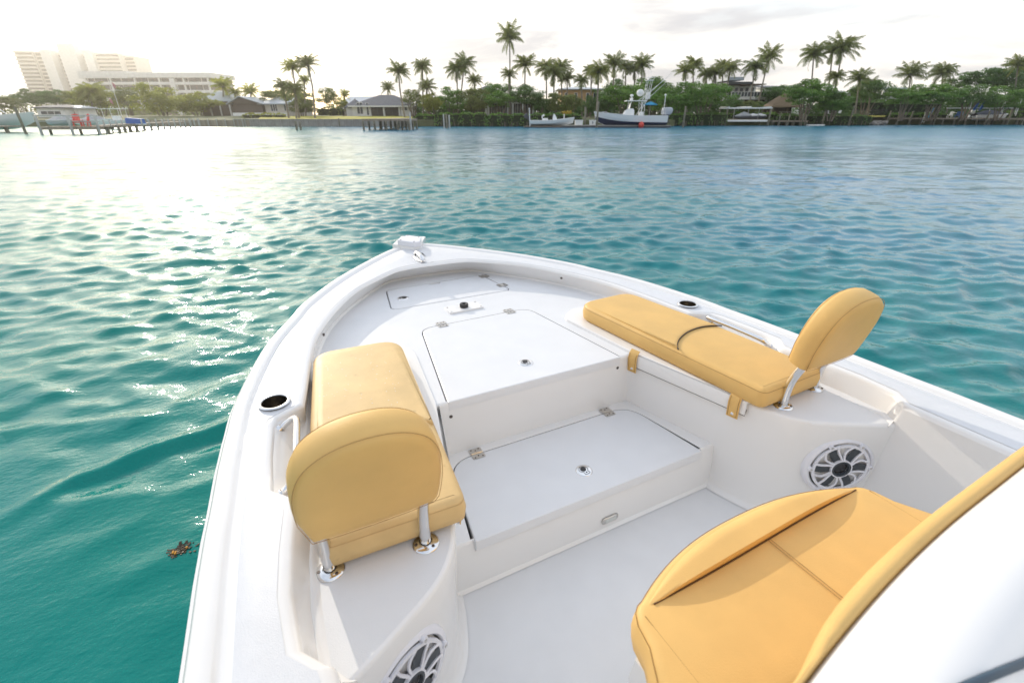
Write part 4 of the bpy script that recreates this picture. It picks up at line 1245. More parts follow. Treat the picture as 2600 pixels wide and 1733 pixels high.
# ---- broadleaf trees
T_ = tree
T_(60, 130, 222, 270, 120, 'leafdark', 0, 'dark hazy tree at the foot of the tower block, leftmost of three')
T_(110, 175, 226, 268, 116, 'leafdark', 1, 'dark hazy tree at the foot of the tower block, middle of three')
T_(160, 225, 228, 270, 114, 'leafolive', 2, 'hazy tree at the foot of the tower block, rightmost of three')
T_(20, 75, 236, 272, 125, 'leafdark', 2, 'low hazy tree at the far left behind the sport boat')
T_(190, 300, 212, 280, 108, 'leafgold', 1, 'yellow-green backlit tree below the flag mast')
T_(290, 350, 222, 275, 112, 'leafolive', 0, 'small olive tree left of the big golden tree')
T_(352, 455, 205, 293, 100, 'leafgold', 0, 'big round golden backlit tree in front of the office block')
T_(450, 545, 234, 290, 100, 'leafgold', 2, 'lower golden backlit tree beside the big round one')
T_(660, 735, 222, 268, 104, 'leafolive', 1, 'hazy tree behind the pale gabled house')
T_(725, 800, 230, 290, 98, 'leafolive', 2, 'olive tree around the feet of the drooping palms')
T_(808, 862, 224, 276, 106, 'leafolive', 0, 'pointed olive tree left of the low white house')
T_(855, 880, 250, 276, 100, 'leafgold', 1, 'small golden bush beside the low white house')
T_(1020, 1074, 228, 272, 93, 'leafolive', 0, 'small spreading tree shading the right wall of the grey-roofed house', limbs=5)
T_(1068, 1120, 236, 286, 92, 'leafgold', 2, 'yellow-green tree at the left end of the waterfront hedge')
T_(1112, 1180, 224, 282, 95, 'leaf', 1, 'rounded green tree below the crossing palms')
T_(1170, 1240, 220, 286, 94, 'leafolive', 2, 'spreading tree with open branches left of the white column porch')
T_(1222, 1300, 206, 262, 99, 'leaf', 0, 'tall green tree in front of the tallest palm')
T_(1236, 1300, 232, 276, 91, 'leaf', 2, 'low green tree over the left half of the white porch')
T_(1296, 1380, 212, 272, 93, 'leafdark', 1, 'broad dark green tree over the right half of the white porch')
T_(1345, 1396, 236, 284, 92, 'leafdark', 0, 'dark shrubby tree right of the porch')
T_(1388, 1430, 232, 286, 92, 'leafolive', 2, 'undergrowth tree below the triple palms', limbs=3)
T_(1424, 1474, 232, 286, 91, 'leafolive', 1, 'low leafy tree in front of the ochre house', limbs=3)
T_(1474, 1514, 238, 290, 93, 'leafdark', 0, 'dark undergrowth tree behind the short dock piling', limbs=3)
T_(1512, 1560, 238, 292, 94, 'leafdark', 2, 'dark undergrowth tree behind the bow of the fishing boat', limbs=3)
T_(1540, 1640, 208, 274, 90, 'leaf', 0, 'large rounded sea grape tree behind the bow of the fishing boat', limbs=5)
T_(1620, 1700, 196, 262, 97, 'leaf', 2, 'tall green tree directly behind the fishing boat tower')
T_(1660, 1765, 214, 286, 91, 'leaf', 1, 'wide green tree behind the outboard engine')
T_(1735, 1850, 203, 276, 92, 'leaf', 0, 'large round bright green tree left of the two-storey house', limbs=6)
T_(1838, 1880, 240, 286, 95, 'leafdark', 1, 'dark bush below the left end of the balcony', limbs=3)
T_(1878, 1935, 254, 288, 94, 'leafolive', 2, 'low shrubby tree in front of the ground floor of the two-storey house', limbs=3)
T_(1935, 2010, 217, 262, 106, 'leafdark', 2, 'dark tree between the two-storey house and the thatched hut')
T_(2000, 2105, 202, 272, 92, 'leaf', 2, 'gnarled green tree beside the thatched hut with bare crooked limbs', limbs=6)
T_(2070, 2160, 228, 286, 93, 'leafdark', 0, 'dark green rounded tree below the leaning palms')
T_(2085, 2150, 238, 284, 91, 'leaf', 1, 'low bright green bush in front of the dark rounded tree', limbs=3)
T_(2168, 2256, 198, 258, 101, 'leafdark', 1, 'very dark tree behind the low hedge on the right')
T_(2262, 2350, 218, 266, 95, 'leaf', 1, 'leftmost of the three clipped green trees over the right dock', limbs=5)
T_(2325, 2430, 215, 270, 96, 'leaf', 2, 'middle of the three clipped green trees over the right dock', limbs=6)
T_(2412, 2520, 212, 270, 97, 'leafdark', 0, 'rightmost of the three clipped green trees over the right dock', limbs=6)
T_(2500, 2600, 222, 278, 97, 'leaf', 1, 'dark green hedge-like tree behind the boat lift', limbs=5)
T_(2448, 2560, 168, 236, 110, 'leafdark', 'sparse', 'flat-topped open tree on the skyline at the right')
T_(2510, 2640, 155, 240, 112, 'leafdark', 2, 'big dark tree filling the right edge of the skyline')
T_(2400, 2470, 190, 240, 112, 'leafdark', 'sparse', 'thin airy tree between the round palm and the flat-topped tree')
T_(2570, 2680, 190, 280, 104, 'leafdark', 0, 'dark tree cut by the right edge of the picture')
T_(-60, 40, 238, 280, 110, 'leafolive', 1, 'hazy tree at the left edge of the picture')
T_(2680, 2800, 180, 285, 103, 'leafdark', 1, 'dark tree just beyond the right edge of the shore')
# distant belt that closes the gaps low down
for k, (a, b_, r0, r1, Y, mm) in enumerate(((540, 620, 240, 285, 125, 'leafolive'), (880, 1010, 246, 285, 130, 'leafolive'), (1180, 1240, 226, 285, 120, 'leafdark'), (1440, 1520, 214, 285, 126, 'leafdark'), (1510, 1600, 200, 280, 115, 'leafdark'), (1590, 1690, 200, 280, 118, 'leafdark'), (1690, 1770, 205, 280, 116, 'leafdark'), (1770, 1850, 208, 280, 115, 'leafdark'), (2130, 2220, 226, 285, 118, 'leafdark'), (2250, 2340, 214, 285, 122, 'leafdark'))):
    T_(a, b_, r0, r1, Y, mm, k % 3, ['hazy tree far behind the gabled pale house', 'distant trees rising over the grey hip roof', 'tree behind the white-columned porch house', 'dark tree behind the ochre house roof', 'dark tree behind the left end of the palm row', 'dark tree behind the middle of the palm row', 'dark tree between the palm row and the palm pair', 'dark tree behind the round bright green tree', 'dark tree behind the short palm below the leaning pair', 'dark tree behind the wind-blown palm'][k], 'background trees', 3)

# ---- hedges
H_ = hedge
H_(800, 866, 272, 293, 96, 2.2, 'low clipped hedge on the lawn left of the low white house', 'leafolive', False)
H_(1046, 1108, 290, 322, 84.2, 2.2, 'rounded end of the mangrove hedge beside the wooden dock')
H_(1100, 1240, 287, 322, 83.8, 2.4, 'clipped mangrove hedge at the waterline right of the wooden dock', 'leaf')
H_(1232, 1482, 289, 324, 83.4, 2.6, 'long clipped mangrove hedge behind the small white skiff', 'leaf')
H_(1690, 1772, 288, 320, 88, 2.4, 'short green hedge behind the outboard engine', 'leaf')
H_(1768, 1852, 287, 319, 89, 2.6, 'clipped hedge between the single piling and the jet ski lift', 'leafdark')
H_(1840, 1985, 287, 312, 94, 2.4, 'low bright hedge behind the jet ski lift', 'leaf')
H_(1975, 2220, 291, 319, 92.5, 2.6, 'long dark hedge at the waterline below the lawn chairs', 'leafdark')
H_(2158, 2262, 257, 280, 106, 2.0, 'tall back hedge behind the dark garden fence', 'leafdark', False)
H_(2255, 2400, 261, 284, 104, 2.0, 'back hedge under the three clipped trees', 'leafdark', False)
H_(2262, 2420, 288, 304, 101, 1.4, 'low bright ground cover behind the long right dock', 'leaf', False)
H_(2560, 2680, 282, 305, 102, 2.0, 'green shrubs behind the right end of the boat lift', 'leaf', False)
H_(610, 720, 288, 302, 90, 1.5, 'hazy low hedge in front of the pale gabled house', 'leafgold', False)

# ---- lawn strips
def sheet(name, pts, m, kind='structure'):
    s = MB(); s.add([wpos(*p) for p in pts], [tuple(range(len(pts)))]); return tag(s.build(name, m), kind=kind)
sheet('lawn', [(Xz(655, 84.8, 1.1), 84.8, 1.06), (Xz(1045, 84.8, 1.1), 84.8, 1.06), (Xz(1045, 92, 1.4), 93, 1.50), (Xz(655, 92, 1.4), 93, 1.50)], M['lawn'])
sheet('lawn', [(Xz(1925, 95.6, 1.3), 96.3, 1.36), (Xz(2250, 96, 1.3), 96.5, 1.36), (Xz(2260, 104, 1.6), 105, 1.60), (Xz(1925, 104, 1.6), 105, 1.60)], M['lawn'])
# ---- seawall of the grey-roofed house
sw = thing('seawall', Xz(820, 84, .5), 83.9, 0, 'grey concrete seawall with vertical ribs below the bright lawn', 'seawall')
L = Xz(1045, 84, .5) - Xz(600, 84, .5)
m_ = MB(); m_.box(-L/2, L/2, 0, .35, -1, .98); m_.build('wall_face', M['concrete'], sw)
m_ = MB(); m_.box(-L/2, L/2, -.12, .45, .982, 1.10); m_.build('cap', M['concrete'], sw)
rb = MB(); rb.box(-.09, .09, -.16, -.002, -1, .98); rb = rb.mesh('rib', M['concrete'])
for k in range(int(L/1.15)): inst('rib', rb, sw, (-L/2 + .5 + k*1.15, 0, 0))
bk = thing('bulkhead', Xz(450, 84, .5), 83.9, 0, 'hazy wooden bulkhead running left from the concrete seawall', 'bulkhead')
L2 = Xz(600, 84, .5) - Xz(230, 84, .5)
bd = MB(); bd.box(-L2/2, L2/2, -.03, .03, 0, .20); bd = bd.mesh('plank', M['wood'])
for k in range(5): inst('plank', bd, bk, (0, 0, -.12 + k*.215))
pp = MB(); pp.cyl((0, -.12, -1), (0, -.12, 1.15), .08, n=8); pp = pp.mesh('post', M['pilepale'])
for k in range(17): inst('post', pp, bk, (-L2/2 + .3 + k*L2/17, 0, 0))
# rocks at the left end of the right dock
for k in range(9):
    rg = random.Random(k); px = 2214 + k*4; Y = 93.5 + rg.random()*1.2
    o = thing('rock', Xz(px, Y, .4), Y, -.1 + .16*(k % 3), 'grey boulder in the heap where the right dock meets the hedge', 'rock', 'boulders at the end of the right dock')
    m_ = MB(); m_.sphere((0, 0, .25), .5, 8, (.42 + .2*rg.random(), .4, .34)); 
    m_.v = [(x + .07*math.sin(7*y + k), y, z + .06*math.cos(9*x + k)) for x, y, z in m_.v]; m_.build('boulder', M['rock'], o)

# ---- undergrowth and the wood behind: masses nobody could count
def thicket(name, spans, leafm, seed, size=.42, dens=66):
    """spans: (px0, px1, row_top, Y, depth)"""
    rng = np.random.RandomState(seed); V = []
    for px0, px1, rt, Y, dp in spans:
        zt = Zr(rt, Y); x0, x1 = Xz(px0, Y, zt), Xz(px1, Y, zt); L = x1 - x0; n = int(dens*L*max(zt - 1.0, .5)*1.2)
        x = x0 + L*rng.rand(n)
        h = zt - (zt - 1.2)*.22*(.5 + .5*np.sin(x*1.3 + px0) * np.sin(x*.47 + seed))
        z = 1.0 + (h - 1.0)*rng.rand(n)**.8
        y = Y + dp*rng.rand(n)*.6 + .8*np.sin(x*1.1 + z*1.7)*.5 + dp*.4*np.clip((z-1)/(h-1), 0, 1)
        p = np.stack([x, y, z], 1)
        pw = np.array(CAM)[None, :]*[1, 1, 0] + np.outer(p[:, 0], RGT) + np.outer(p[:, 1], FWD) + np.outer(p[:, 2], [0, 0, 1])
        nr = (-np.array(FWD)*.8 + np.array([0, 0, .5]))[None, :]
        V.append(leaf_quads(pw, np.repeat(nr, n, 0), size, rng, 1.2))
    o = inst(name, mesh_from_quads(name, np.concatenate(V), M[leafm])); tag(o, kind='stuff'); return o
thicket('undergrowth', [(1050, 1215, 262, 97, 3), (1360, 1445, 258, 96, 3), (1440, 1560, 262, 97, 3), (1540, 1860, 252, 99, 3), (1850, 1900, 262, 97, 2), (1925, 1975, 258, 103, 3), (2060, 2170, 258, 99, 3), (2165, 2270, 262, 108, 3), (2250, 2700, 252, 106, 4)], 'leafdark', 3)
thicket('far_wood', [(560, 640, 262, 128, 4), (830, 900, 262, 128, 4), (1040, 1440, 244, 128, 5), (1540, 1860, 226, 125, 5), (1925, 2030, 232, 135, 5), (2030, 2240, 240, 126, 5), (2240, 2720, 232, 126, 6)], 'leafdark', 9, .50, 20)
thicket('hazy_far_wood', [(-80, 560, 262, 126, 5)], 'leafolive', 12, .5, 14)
# ------------------------------------------------------------------ buildings
def bldg(name, px, Y, Z, label, rz=0.0): return thing(name, Xz(px, Y, Z), Y, Z, label, 'building', None, rz)
def part(root, name, m, *boxes, smooth=None):
    mb = MB()
    for b_ in boxes: mb.box(*b_)
    return mb.build(name, M[m], root)
def window(root, x0, x1, y, z0, z1, n=1, frame='white', glass='window'):
    """framed window facing the water (local -y)"""
    f_ = MB(); t = .07
    f_.box(x0, x1, y - .06, y - .01, z0, z0 + t); f_.box(x0, x1, y - .06, y - .01, z1 - t, z1)
    for k in range(n + 1):
        x = x0 + (x1 - x0 - t)*k/n; f_.box(x, x + t, y - .058, y - .012, z0 + t, z1 - t)
    w_ = f_.build('window', M[frame], root)
    for k in range(n):
        a = x0 + (x1 - x0 - t)*k/n + t; b_ = x0 + (x1 - x0 - t)*(k+1)/n
        p_ = MB(); p_.box(a, b_, y - .03, y - .02, z0 + t, z1 - t); p_.build('pane', M[glass], w_)
    return w_
def hip_roof(root, x0, x1, y0, y1, z0, z1, m, over=.5, ridge=None, th=.16, name='roof'):
    x0 -= over; x1 += over; y0 -= over; y1 += over
    d = (y1 - y0)/2 if ridge is None else ridge
    ym = (y0 + y1)/2
    mb = MB(); v = [(x0,y0,z0),(x1,y0,z0),(x1,y1,z0),(x0,y1,z0),(x0+d,ym,z1),(x1-d,ym,z1),(x0,y0,z0-th),(x1,y0,z0-th),(x1,y1,z0-th),(x0,y1,z0-th)]
    mb.add(v, [(0,1,5,4),(1,2,5),(2,3,4,5),(3,0,4),(6,7,1,0),(7,8,2,1),(8,9,3,2),(9,6,0,3),(9,8,7,6)])
    return mb.build(name, M[m], root)

# tower block, far behind the marina
YT = 440.0
def tw():
    t = bldg('apartment_tower', 180, YT, 0, 'tall pale apartment tower with three raised stair shafts in the bright haze')
    X0 = Xz(180, YT, 0)
    zt = Zr(137, YT)
    X = lambda px, z: Xz(px, YT, z) - X0
    secs = [(36, 82, 134, 0), (82, 112, 134, 2), (134, 158, 138, 3), (194, 224, 141, 3), (238, 300, 139, 0), (300, 326, 145, 6)]
    nfl = 17
    for i, (a, b_, rw, dy) in enumerate(secs):
        z1 = Zr(rw, YT); xa, xb = X(a, z1), X(b_, z1)
        part(t, 'wall', 'cream', (xa, xb, dy, dy + 18, 0, z1))
        fh = z1/nfl
        slab = MB(); slab.box(xa, xb, dy - 1.5, dy - .05, 0, .35); slab.box(xa, xb, dy - 1.5, dy - 1.38, .35, 1.15); slab = slab.mesh('balcony', M['cream'])
        win = MB(); win.box(xa + .5, xb - .5, dy - .045, dy - .02, .5, fh - .5); win = win.mesh('window', M['recess'])
        for k in range(5, nfl):
            if (i in (0, 4)): inst('balcony', slab, t, (0, 0, k*fh))
            else: 
                s2 = MB(); s2.box(xa, xb, dy - .4, dy - .05, 0, .5); inst('floor_band', s2.mesh('floor_band', M['cream']), t, (0, 0, k*fh))
            inst('window', win, t, (0, 0, k*fh + .3))
        part(t, 'parapet', 'cream', (xa - .3, xb + .3, dy - 1.6, dy + 18.2, z1, z1 + 1.1))
    for a, b_, rw in ((110, 136, 128), (152, 194, 113), (218, 240, 130)):
        z1 = Zr(rw, YT); part(t, 'stair_shaft', 'stucco', (X(a, z1), X(b_, z1), -4, 12, 0, z1))
tw()
def office():
    Y = 235.0
    t = bldg('office_block', 370, Y, 0, 'long low white office block with strip windows in front of the tower')
    X0 = Xz(370, Y, 0); X = lambda px, z: Xz(px, Y, z) - X0
    z1 = Zr(184, Y); fh = 3.15
    xa, xk, xb = X(196, z1), X(322, z1), X(532, z1)
    def prow(x):   # the right wing angles back
        return 0.0
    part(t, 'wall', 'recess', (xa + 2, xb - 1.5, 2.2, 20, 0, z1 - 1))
    # roof fascia, slightly stepped
    part(t, 'roof', 'stucco', (xa, xk, -.2, 21, z1 - 2.2, z1 + .5)); part(t, 'roof', 'stucco', (xk + .02, xb, .0, 20.5, z1 - 2.0, z1))
    part(t, 'stair_shaft', 'stucco', (X(424, z1), X(436, z1), -.1, 3, 0, z1 - 2.3))
    for k in range(1, 5):
        z = z1 - 1.2 - fh*k
        if z < 0: break
        part(t, 'floor_slab', 'stucco', (xa + 1, xb - .8, .3, 20, z - .35, z + .75))
        nseg = 9
        for s in range(nseg):
            a = xa + 2.2 + (xb - xa - 4.5)*s/nseg; b_ = xa + 2.2 + (xb - xa - 4.5)*(s + .93)/nseg
            wi = part(t, 'window', 'window', (a, b_, 2.08, 2.16, z + .8, z + fh - .5))
            part(wi, 'mullion', 'stucco', ((a + b_)/2 - .12, (a + b_)/2 + .12, 1.9, 2.07, z + .78, z + fh - .45))
        for s in range(6):
            x = xa + 2 + (xb - xa - 4)*s/5; part(t, 'column', 'stucco', (x - .3, x + .3, .6, 1.2, z + .76, z + fh - .36))
office()

def grey_house():
    Y = 95.0; t = bldg('grey_roofed_house', 960, Y, 1.45, 'single-storey white house with grey hip roof and dark screened porch behind the lawn')
    X0 = Xz(960, Y, 1.45); X = lambda px, z=2.5: Xz(px, Y, z) - X0
    ze = Zr(269, Y) - 1.45; za = Zr(238.5, Y) - 1.45
    part(t, 'wall', 'stucco', (X(893), X(1046), .9, 9, 0, ze), (X(893), X(940), .3, .9, 0, ze), (X(1017), X(1046), .3, .9, 0, ze))
    part(t, 'wing_wall', 'stucco', (X(872), X(893) - .01, 1.6, 9, 0, ze - .15))
    hip_roof(t, X(893), X(1046), .1, 9.5, ze, za, 'greyroof', .45, ridge=4.6)
    hip_roof(t, X(873), X(896), 1.6, 8, ze - .14, ze + 1.3, 'greyroof', .3, ridge=1.2, name='wing_roof')
    part(t, 'fascia', 'white', (X(893) - .5, X(1046) + .5, -.42, -.36, ze - .18, ze + .02))
    for a, b_ in ((941, 972), (976, 1011)):
        s = part(t, 'screen_panel', 'screen', (X(a), X(b_), .50, .54, .05, ze - .25))
        part(s, 'rail', 'darkgrey', (X(a), X(b_), .44, .49, .85, .93), ((X(a)+X(b_))/2 - .04, (X(a)+X(b_))/2 + .04, .43, .488, .05, ze - .25))
    for a in (938.5, 973, 1012.5): part(t, 'porch_post', 'white', (X(a) - .13, X(a) + .13, .35, .62, 0, ze - .01))
    window(t, X(905), X(921), .3, .35, 2.3, 2); window(t, X(929), X(936), .3, .15, 2.2, 1); window(t, X(1019), X(1034), .3, .9, 2.1, 2)
    return t
grey_house()
def gable_house():
    Y = 99.0; t = bldg('gabled_house', 640, Y, 1.5, 'pale gabled house washed out by the haze, left of the drooping palms')
    X0 = Xz(640, Y, 1.5); X = lambda px, z=2.5: Xz(px, Y, z) - X0
    zr_ = Zr(247, Y) - 1.5; ze = Zr(263, Y) - 1.5; z2 = Zr(263, Y) - 1.5
    part(t, 'wall', 'cream', (X(668), X(752), 1.0, 8, 0, ze - .05))
    window(t, X(682), X(700), 1.0, .8, 2.2, 3)
    window(t, X(716), X(728), 1.0, .8, 2.2, 2)
    # open-sided gable end facing the water
    m_ = MB(); a, b_, c = X(588), X(668), X(617)
    m_.add([(a, 0, ze), (b_, 0, ze), (c, 0, zr_), (a, 8, ze), (b_, 8, ze), (c, 8, zr_)], [(0, 1, 2), (5, 4, 3)]); m_.build('gable', M['recess'], t)
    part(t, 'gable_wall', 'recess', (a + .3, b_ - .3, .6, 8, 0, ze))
    for p, q_ in (((a - .5, ze - .18), (c, zr_ + .06)), ((b_ + .5, ze - .18), (c, zr_ + .06))):
        r_ = MB(); v = [(p[0], -.6, p[1]), (q_[0], -.6, q_[1]), (q_[0], 8.4, q_[1]), (p[0], 8.4, p[1])]
        v += [(x, y, z + .14) for x, y, z in v]; r_.add(v, [(0,1,2,3),(7,6,5,4),(0,4,5,1),(1,5,6,2),(2,6,7,3),(3,7,4,0)]); r_.build('roof', M['metalroof'], t)
    r_ = hip_roof(t, X(660), X(752), .8, 8.2, ze, ze + 1.25, 'metalroof', .5, ridge=2.5)
    part(t, 'white_fence', 'white', (X(600), X(740), -1.6, -1.5, 0, .55))
    u = bldg('small_hazy_house', 560, 104, 1.5, 'small pale-roofed house glimpsed left of the gabled one')
    part(u, 'wall', 'recess', (-3.4, 2.6, 0, 6, 0, 2.7)); hip_roof(u, -3.4, 2.6, 0, 6, 2.7, 4.4, 'metalroof', .5, ridge=2.2)
    for x in (-3.3, -1.4, .5, 2.4): part(u, 'post', 'white', (x - .1, x + .1, -.4, -.2, 0, 2.53))
gable_house()
def white_house():
    Y = 118.0; t = bldg('white_house', 898, Y, 1.6, 'low white house with pale metal roof behind the left end of the grey roof')
    w_ = (Xz(928, Y, 3) - Xz(868, Y, 3))/2; ze = Zr(262, Y) - 1.6
    part(t, 'wall', 'stucco', (-w_, w_, 0, 8, 0, ze)); hip_roof(t, -w_, w_ + 3, 0, 9, ze, Zr(243, Y) - 1.6, 'metalroof', .4, ridge=1.5)
    window(t, -w_ + .8, -w_ + 2.4, 0, .8, 2.2, 2)
white_house()
def porch_house():
    Y = 100.0; t = bldg('porch_house', 1290, Y, 1.5, 'white-columned porch house in deep shade behind the mangrove hedge')
    X0 = Xz(1290, Y, 2); X = lambda px, z=2.5: Xz(px, Y, z) - X0
    ze = Zr(258, Y) - 1.5
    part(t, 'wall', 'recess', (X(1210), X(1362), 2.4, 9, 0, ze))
    part(t, 'roof', 'metalroof', (X(1205), X(1368), -.4, 9.5, ze + .02, ze + .35))
    hip_roof(t, X(1214), X(1262), 3, 9, Zr(228, Y) - 1.5, Zr(214, Y) - 1.5, 'greyroof', .4, ridge=1.5, name='upper_roof')
    part(t, 'upper_wall', 'stucco', (X(1214), X(1262), 3, 9, ze + .36, Zr(228, Y) - 1.5 - .17))
    for a in (1234, 1240, 1290, 1302, 1328, 1354): part(t, 'column', 'white', (X(a) - .18, X(a) + .18, -.05, .3, 0, ze))
    for a, b_ in ((1246, 1262), (1268, 1284), (1308, 1322), (1334, 1348)): window(t, X(a), X(b_), 2.4, .3, 2.2, 2)
    part(t, 'beam', 'white', (X(1230), X(1358), -.1, .35, ze - .32, ze))
porch_house()
def ochre_house():
    Y = 118.0; t = bldg('ochre_house', 1475, Y, 1.6, 'ochre walled house with pale blue roof glowing between the central palm trunks')
    X0 = Xz(1475, Y, 3); X = lambda px, z=4.0: Xz(px, Y, z) - X0
    z1 = Zr(228, Y) - 1.6
    part(t, 'wall', 'orange_wall', (X(1424), X(1524), 0, 9, 0, z1)); 
    for a, b_ in ((1432, 1440), (1456, 1464), (1486, 1494), (1504, 1514)): window(t, X(a), X(b_), 0, z1 - 2.6, z1 - .6, 1)
    hip_roof(t, X(1420), X(1528), 0, 9, z1 + .16, Zr(219, Y) - 1.6, 'metalroof', .6, ridge=3)
ochre_house()
def two_storey():
    Y = 108.0; t = bldg('two_storey_house', 1905, Y, 1.6, 'two-storey white house with a railed balcony and brown hip roof behind the leaning palms')
    X0 = Xz(1905, Y, 3); X = lambda px, z=5.0: Xz(px, Y, z) - X0
    zf = Zr(249, Y) - 1.6; zr_ = Zr(239, Y) - 1.6; zu = Zr(231, Y) - 1.6
    part(t, 'ground_wall', 'stucco', (X(1845), X(1895), 1.2, 10, 0, zf - .3), (X(1955), X(1964), 0, 10, 0, zf - .3))
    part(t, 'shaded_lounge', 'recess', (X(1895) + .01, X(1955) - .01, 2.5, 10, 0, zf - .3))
    part(t, 'balcony_floor', 'stucco', (X(1843), X(1966), -.3, 4, zf - .3, zf + .12))
    part(t, 'upper_wall', 'stucco', (X(1843), X(1935), 4, 10, zf + .12, zu + 1.2))
    for k in range(6): window(t, X(1850 + k*14), X(1860 + k*14), 4, zf + .4, zu + .8, 1)
    rl = part(t, 'balcony_rail', 'white', (X(1850), X(1966), -.28, -.2, zf + 1.05, zf + 1.13), (X(1850), X(1966), -.28, -.2, zf + .2, zf + .26))
    ps = MB(); ps.box(-.05, .05, -.29, -.19, zf + .12, zf + 1.05); ps = ps.mesh('rail_post', M['white'])
    for k in range(15): inst('rail_post', ps, t, (X(1851 + k*8.1), 0, 0))
    gl = MB(); gl.box(-.28, .28, -.245, -.235, zf + .26, zf + 1.05); gl = gl.mesh('rail_glass', M['window'])
    for k in range(14): inst('rail_glass', gl, t, (X(1855 + k*8.1), 0, 0))
    part(t, 'corner_post', 'white', (X(1962) , X(1968), -.35, .1, 0, zf + 1.15))
    part(t, 'roof', 'darkgrey', (X(1838), X(1900), -.5, 10, zu + 1.2, zu + 1.6)); part(t, 'upper_roof', 'metalroof', (X(1841), X(1880), .5, 9, zu + 1.9, zu + 2.5))
    hip_roof(t, X(1872), X(1928), 0, 8, zu + 1.25, Zr(217, Y) - 1.6, 'brownroof', .4, ridge=2.6, name='hip_roof')
    part(t, 'roof_post', 'white', (X(1898), X(1900), .2, .4, zf + .12, zu + 1.1), (X(1926), X(1928), .2, .4, zf + .12, zu + 1.1))
two_storey()
def roofs():
    t = bldg('long_grey_roofed_building', 1975, 150, 1.6, 'long building with a low grey roof on the skyline above the thatched hut')
    part(t, 'wall', 'stucco', (-6, 6.5, 0, 9, 0, Zr(223, 150) - 1.6)); 
    m_ = MB(); z0, z1 = Zr(221, 150) - 1.6, Zr(214, 150) - 1.6
    m_.add([(-7, -.8, z0 + .02), (7.5, -.8, z1 - .9 + .02), (7.5, 10, z1), (-7, 10, z0 + .9), (-7, -.8, z0 - .25), (7.5, -.8, z1 - 1.2), (7.5, 10, z1 - .25), (-7, 10, z0 + .6)], [(0,1,2,3),(7,6,5,4),(0,4,5,1),(1,5,6,2),(2,6,7,3),(3,7,4,0)]); m_.build('roof', M['greyroof'], t)
    t = bldg('blue_white_house', 2246, 122, 1.6, 'pale blue-white house glimpsed between the dark tree and the wind-blown palm')
    part(t, 'wall', 'stucco', (-2.0, 2.6, 0, 8, 0, Zr(226, 122) - 1.6)); hip_roof(t, -2, 2.6, 0, 8, Zr(226, 122) - 1.45, Zr(219, 122) - 1.6, 'metalroof', .4, ridge=1); window(t, -1.2, .6, 0, 1.6, 3.0, 2)
    t = bldg('pale_house', 2120, 118, 1.6, 'white wall and roof corner showing below the leaning palm pair')
    part(t, 'wall', 'stucco', (-2.2, 2.4, 0, 6, 0, Zr(238, 118) - 1.6)); hip_roof(t, -2.2, 2.4, 0, 6, Zr(238, 118) - 1.45, Zr(228, 118) - 1.6, 'stucco', .4, ridge=1)
roofs()
def tiki():
    Y = 99.0; t = thing('thatched_hut', Xz(2004, Y, 2.5), Y, 1.45, 'open palm-thatched hut with cone roof at the edge of the lawn', 'hut')
    X0 = Xz(2004, Y, 2.5); ze = Zr(268, Y) - 1.45; za = Zr(236, Y) - 1.45; w_ = 3.6
    rows = []; rg = random.Random(4)
    for f, z in ((1.05, ze - .25), (1.0, ze - .02), (.8, ze + (za-ze)*.24), (.55, ze + (za-ze)*.53), (.3, ze + (za-ze)*.80), (.06, za)):
        rows.append([(w_*f*math.copysign(abs(math.cos(a))**.75, math.cos(a)) + rg.uniform(-.05, .05), 2.6*f*math.sin(a) + 2.6, z + (rg.uniform(-.13, .08) if f > 1.01 else 0)) for a in [2*math.pi*k/40 for k in range(40)]])
    m_ = MB(); m_.loft(rows, True, False, True); m_.build('thatch_roof', M['thatch'], t)
    for x, y in ((-2.6, .9), (0, .7), (2.6, .9), (-2.6, 4.4), (2.6, 4.4)): part(t, 'post', 'bark', (x - .1, x + .1, y, y + .2, 0, ze + .25))
    part(t, 'bar_counter', 'recess', (-2.4, 2.3, 3.4, 3.9, 0, 1.1))
    part(t, 'back_screen', 'recess', (-2.7, 2.7, 4.7, 4.8, 0, ze - .1))
    tb = thing('picnic_table', Xz(1990, 98.6, 1.5), 98.6, 1.45, 'pale picnic table in the shade of the thatched hut', 'table')
    part(tb, 'tabletop', 'pilepale', (-.9, .9, -.35, .35, .70, .76))
    for s_ in (-1, 1):
        part(tb, 'bench', 'pilepale', (-.9, .9, s_*.62 - .14, s_*.62 + .14, .42, .47)); part(tb, 'leg', 'pilepale', (s_*.6 - .05, s_*.6 + .05, -.7, .7, .30, .36), (s_*.6 - .05, s_*.6 + .05, -.05, .05, 0, .70))
tiki()
def fence():
    Y = 103.0; x0, x1 = Xz(2162, Y, 1.8), Xz(2250, Y, 1.8); L = x1 - x0
    t = thing('garden_fence', (x0 + x1)/2, Y, 1.55, 'dark wire garden fence behind the right lawn', 'fence')
    part(t, 'top_rail', 'darkgrey', (-L/2, L/2, -.02, .02, 1.05, 1.10)); part(t, 'bottom_rail', 'darkgrey', (-L/2, L/2, -.02, .02, .1, .14))
    p_ = MB(); p_.box(-.035, .035, -.035, .035, 0, 1.15); p_ = p_.mesh('post', M['darkgrey'])
    for k in range(8): inst('post', p_, t, (-L/2 + L*k/7, 0, 0))
    b_ = MB(); b_.box(-.012, .012, -.008, .008, .14, 1.05); b_ = b_.mesh('bar', M['darkgrey'])
    for k in range(64): inst('bar', b_, t, (-L/2 + L*(k + .5)/64, 0, 0))
fence()
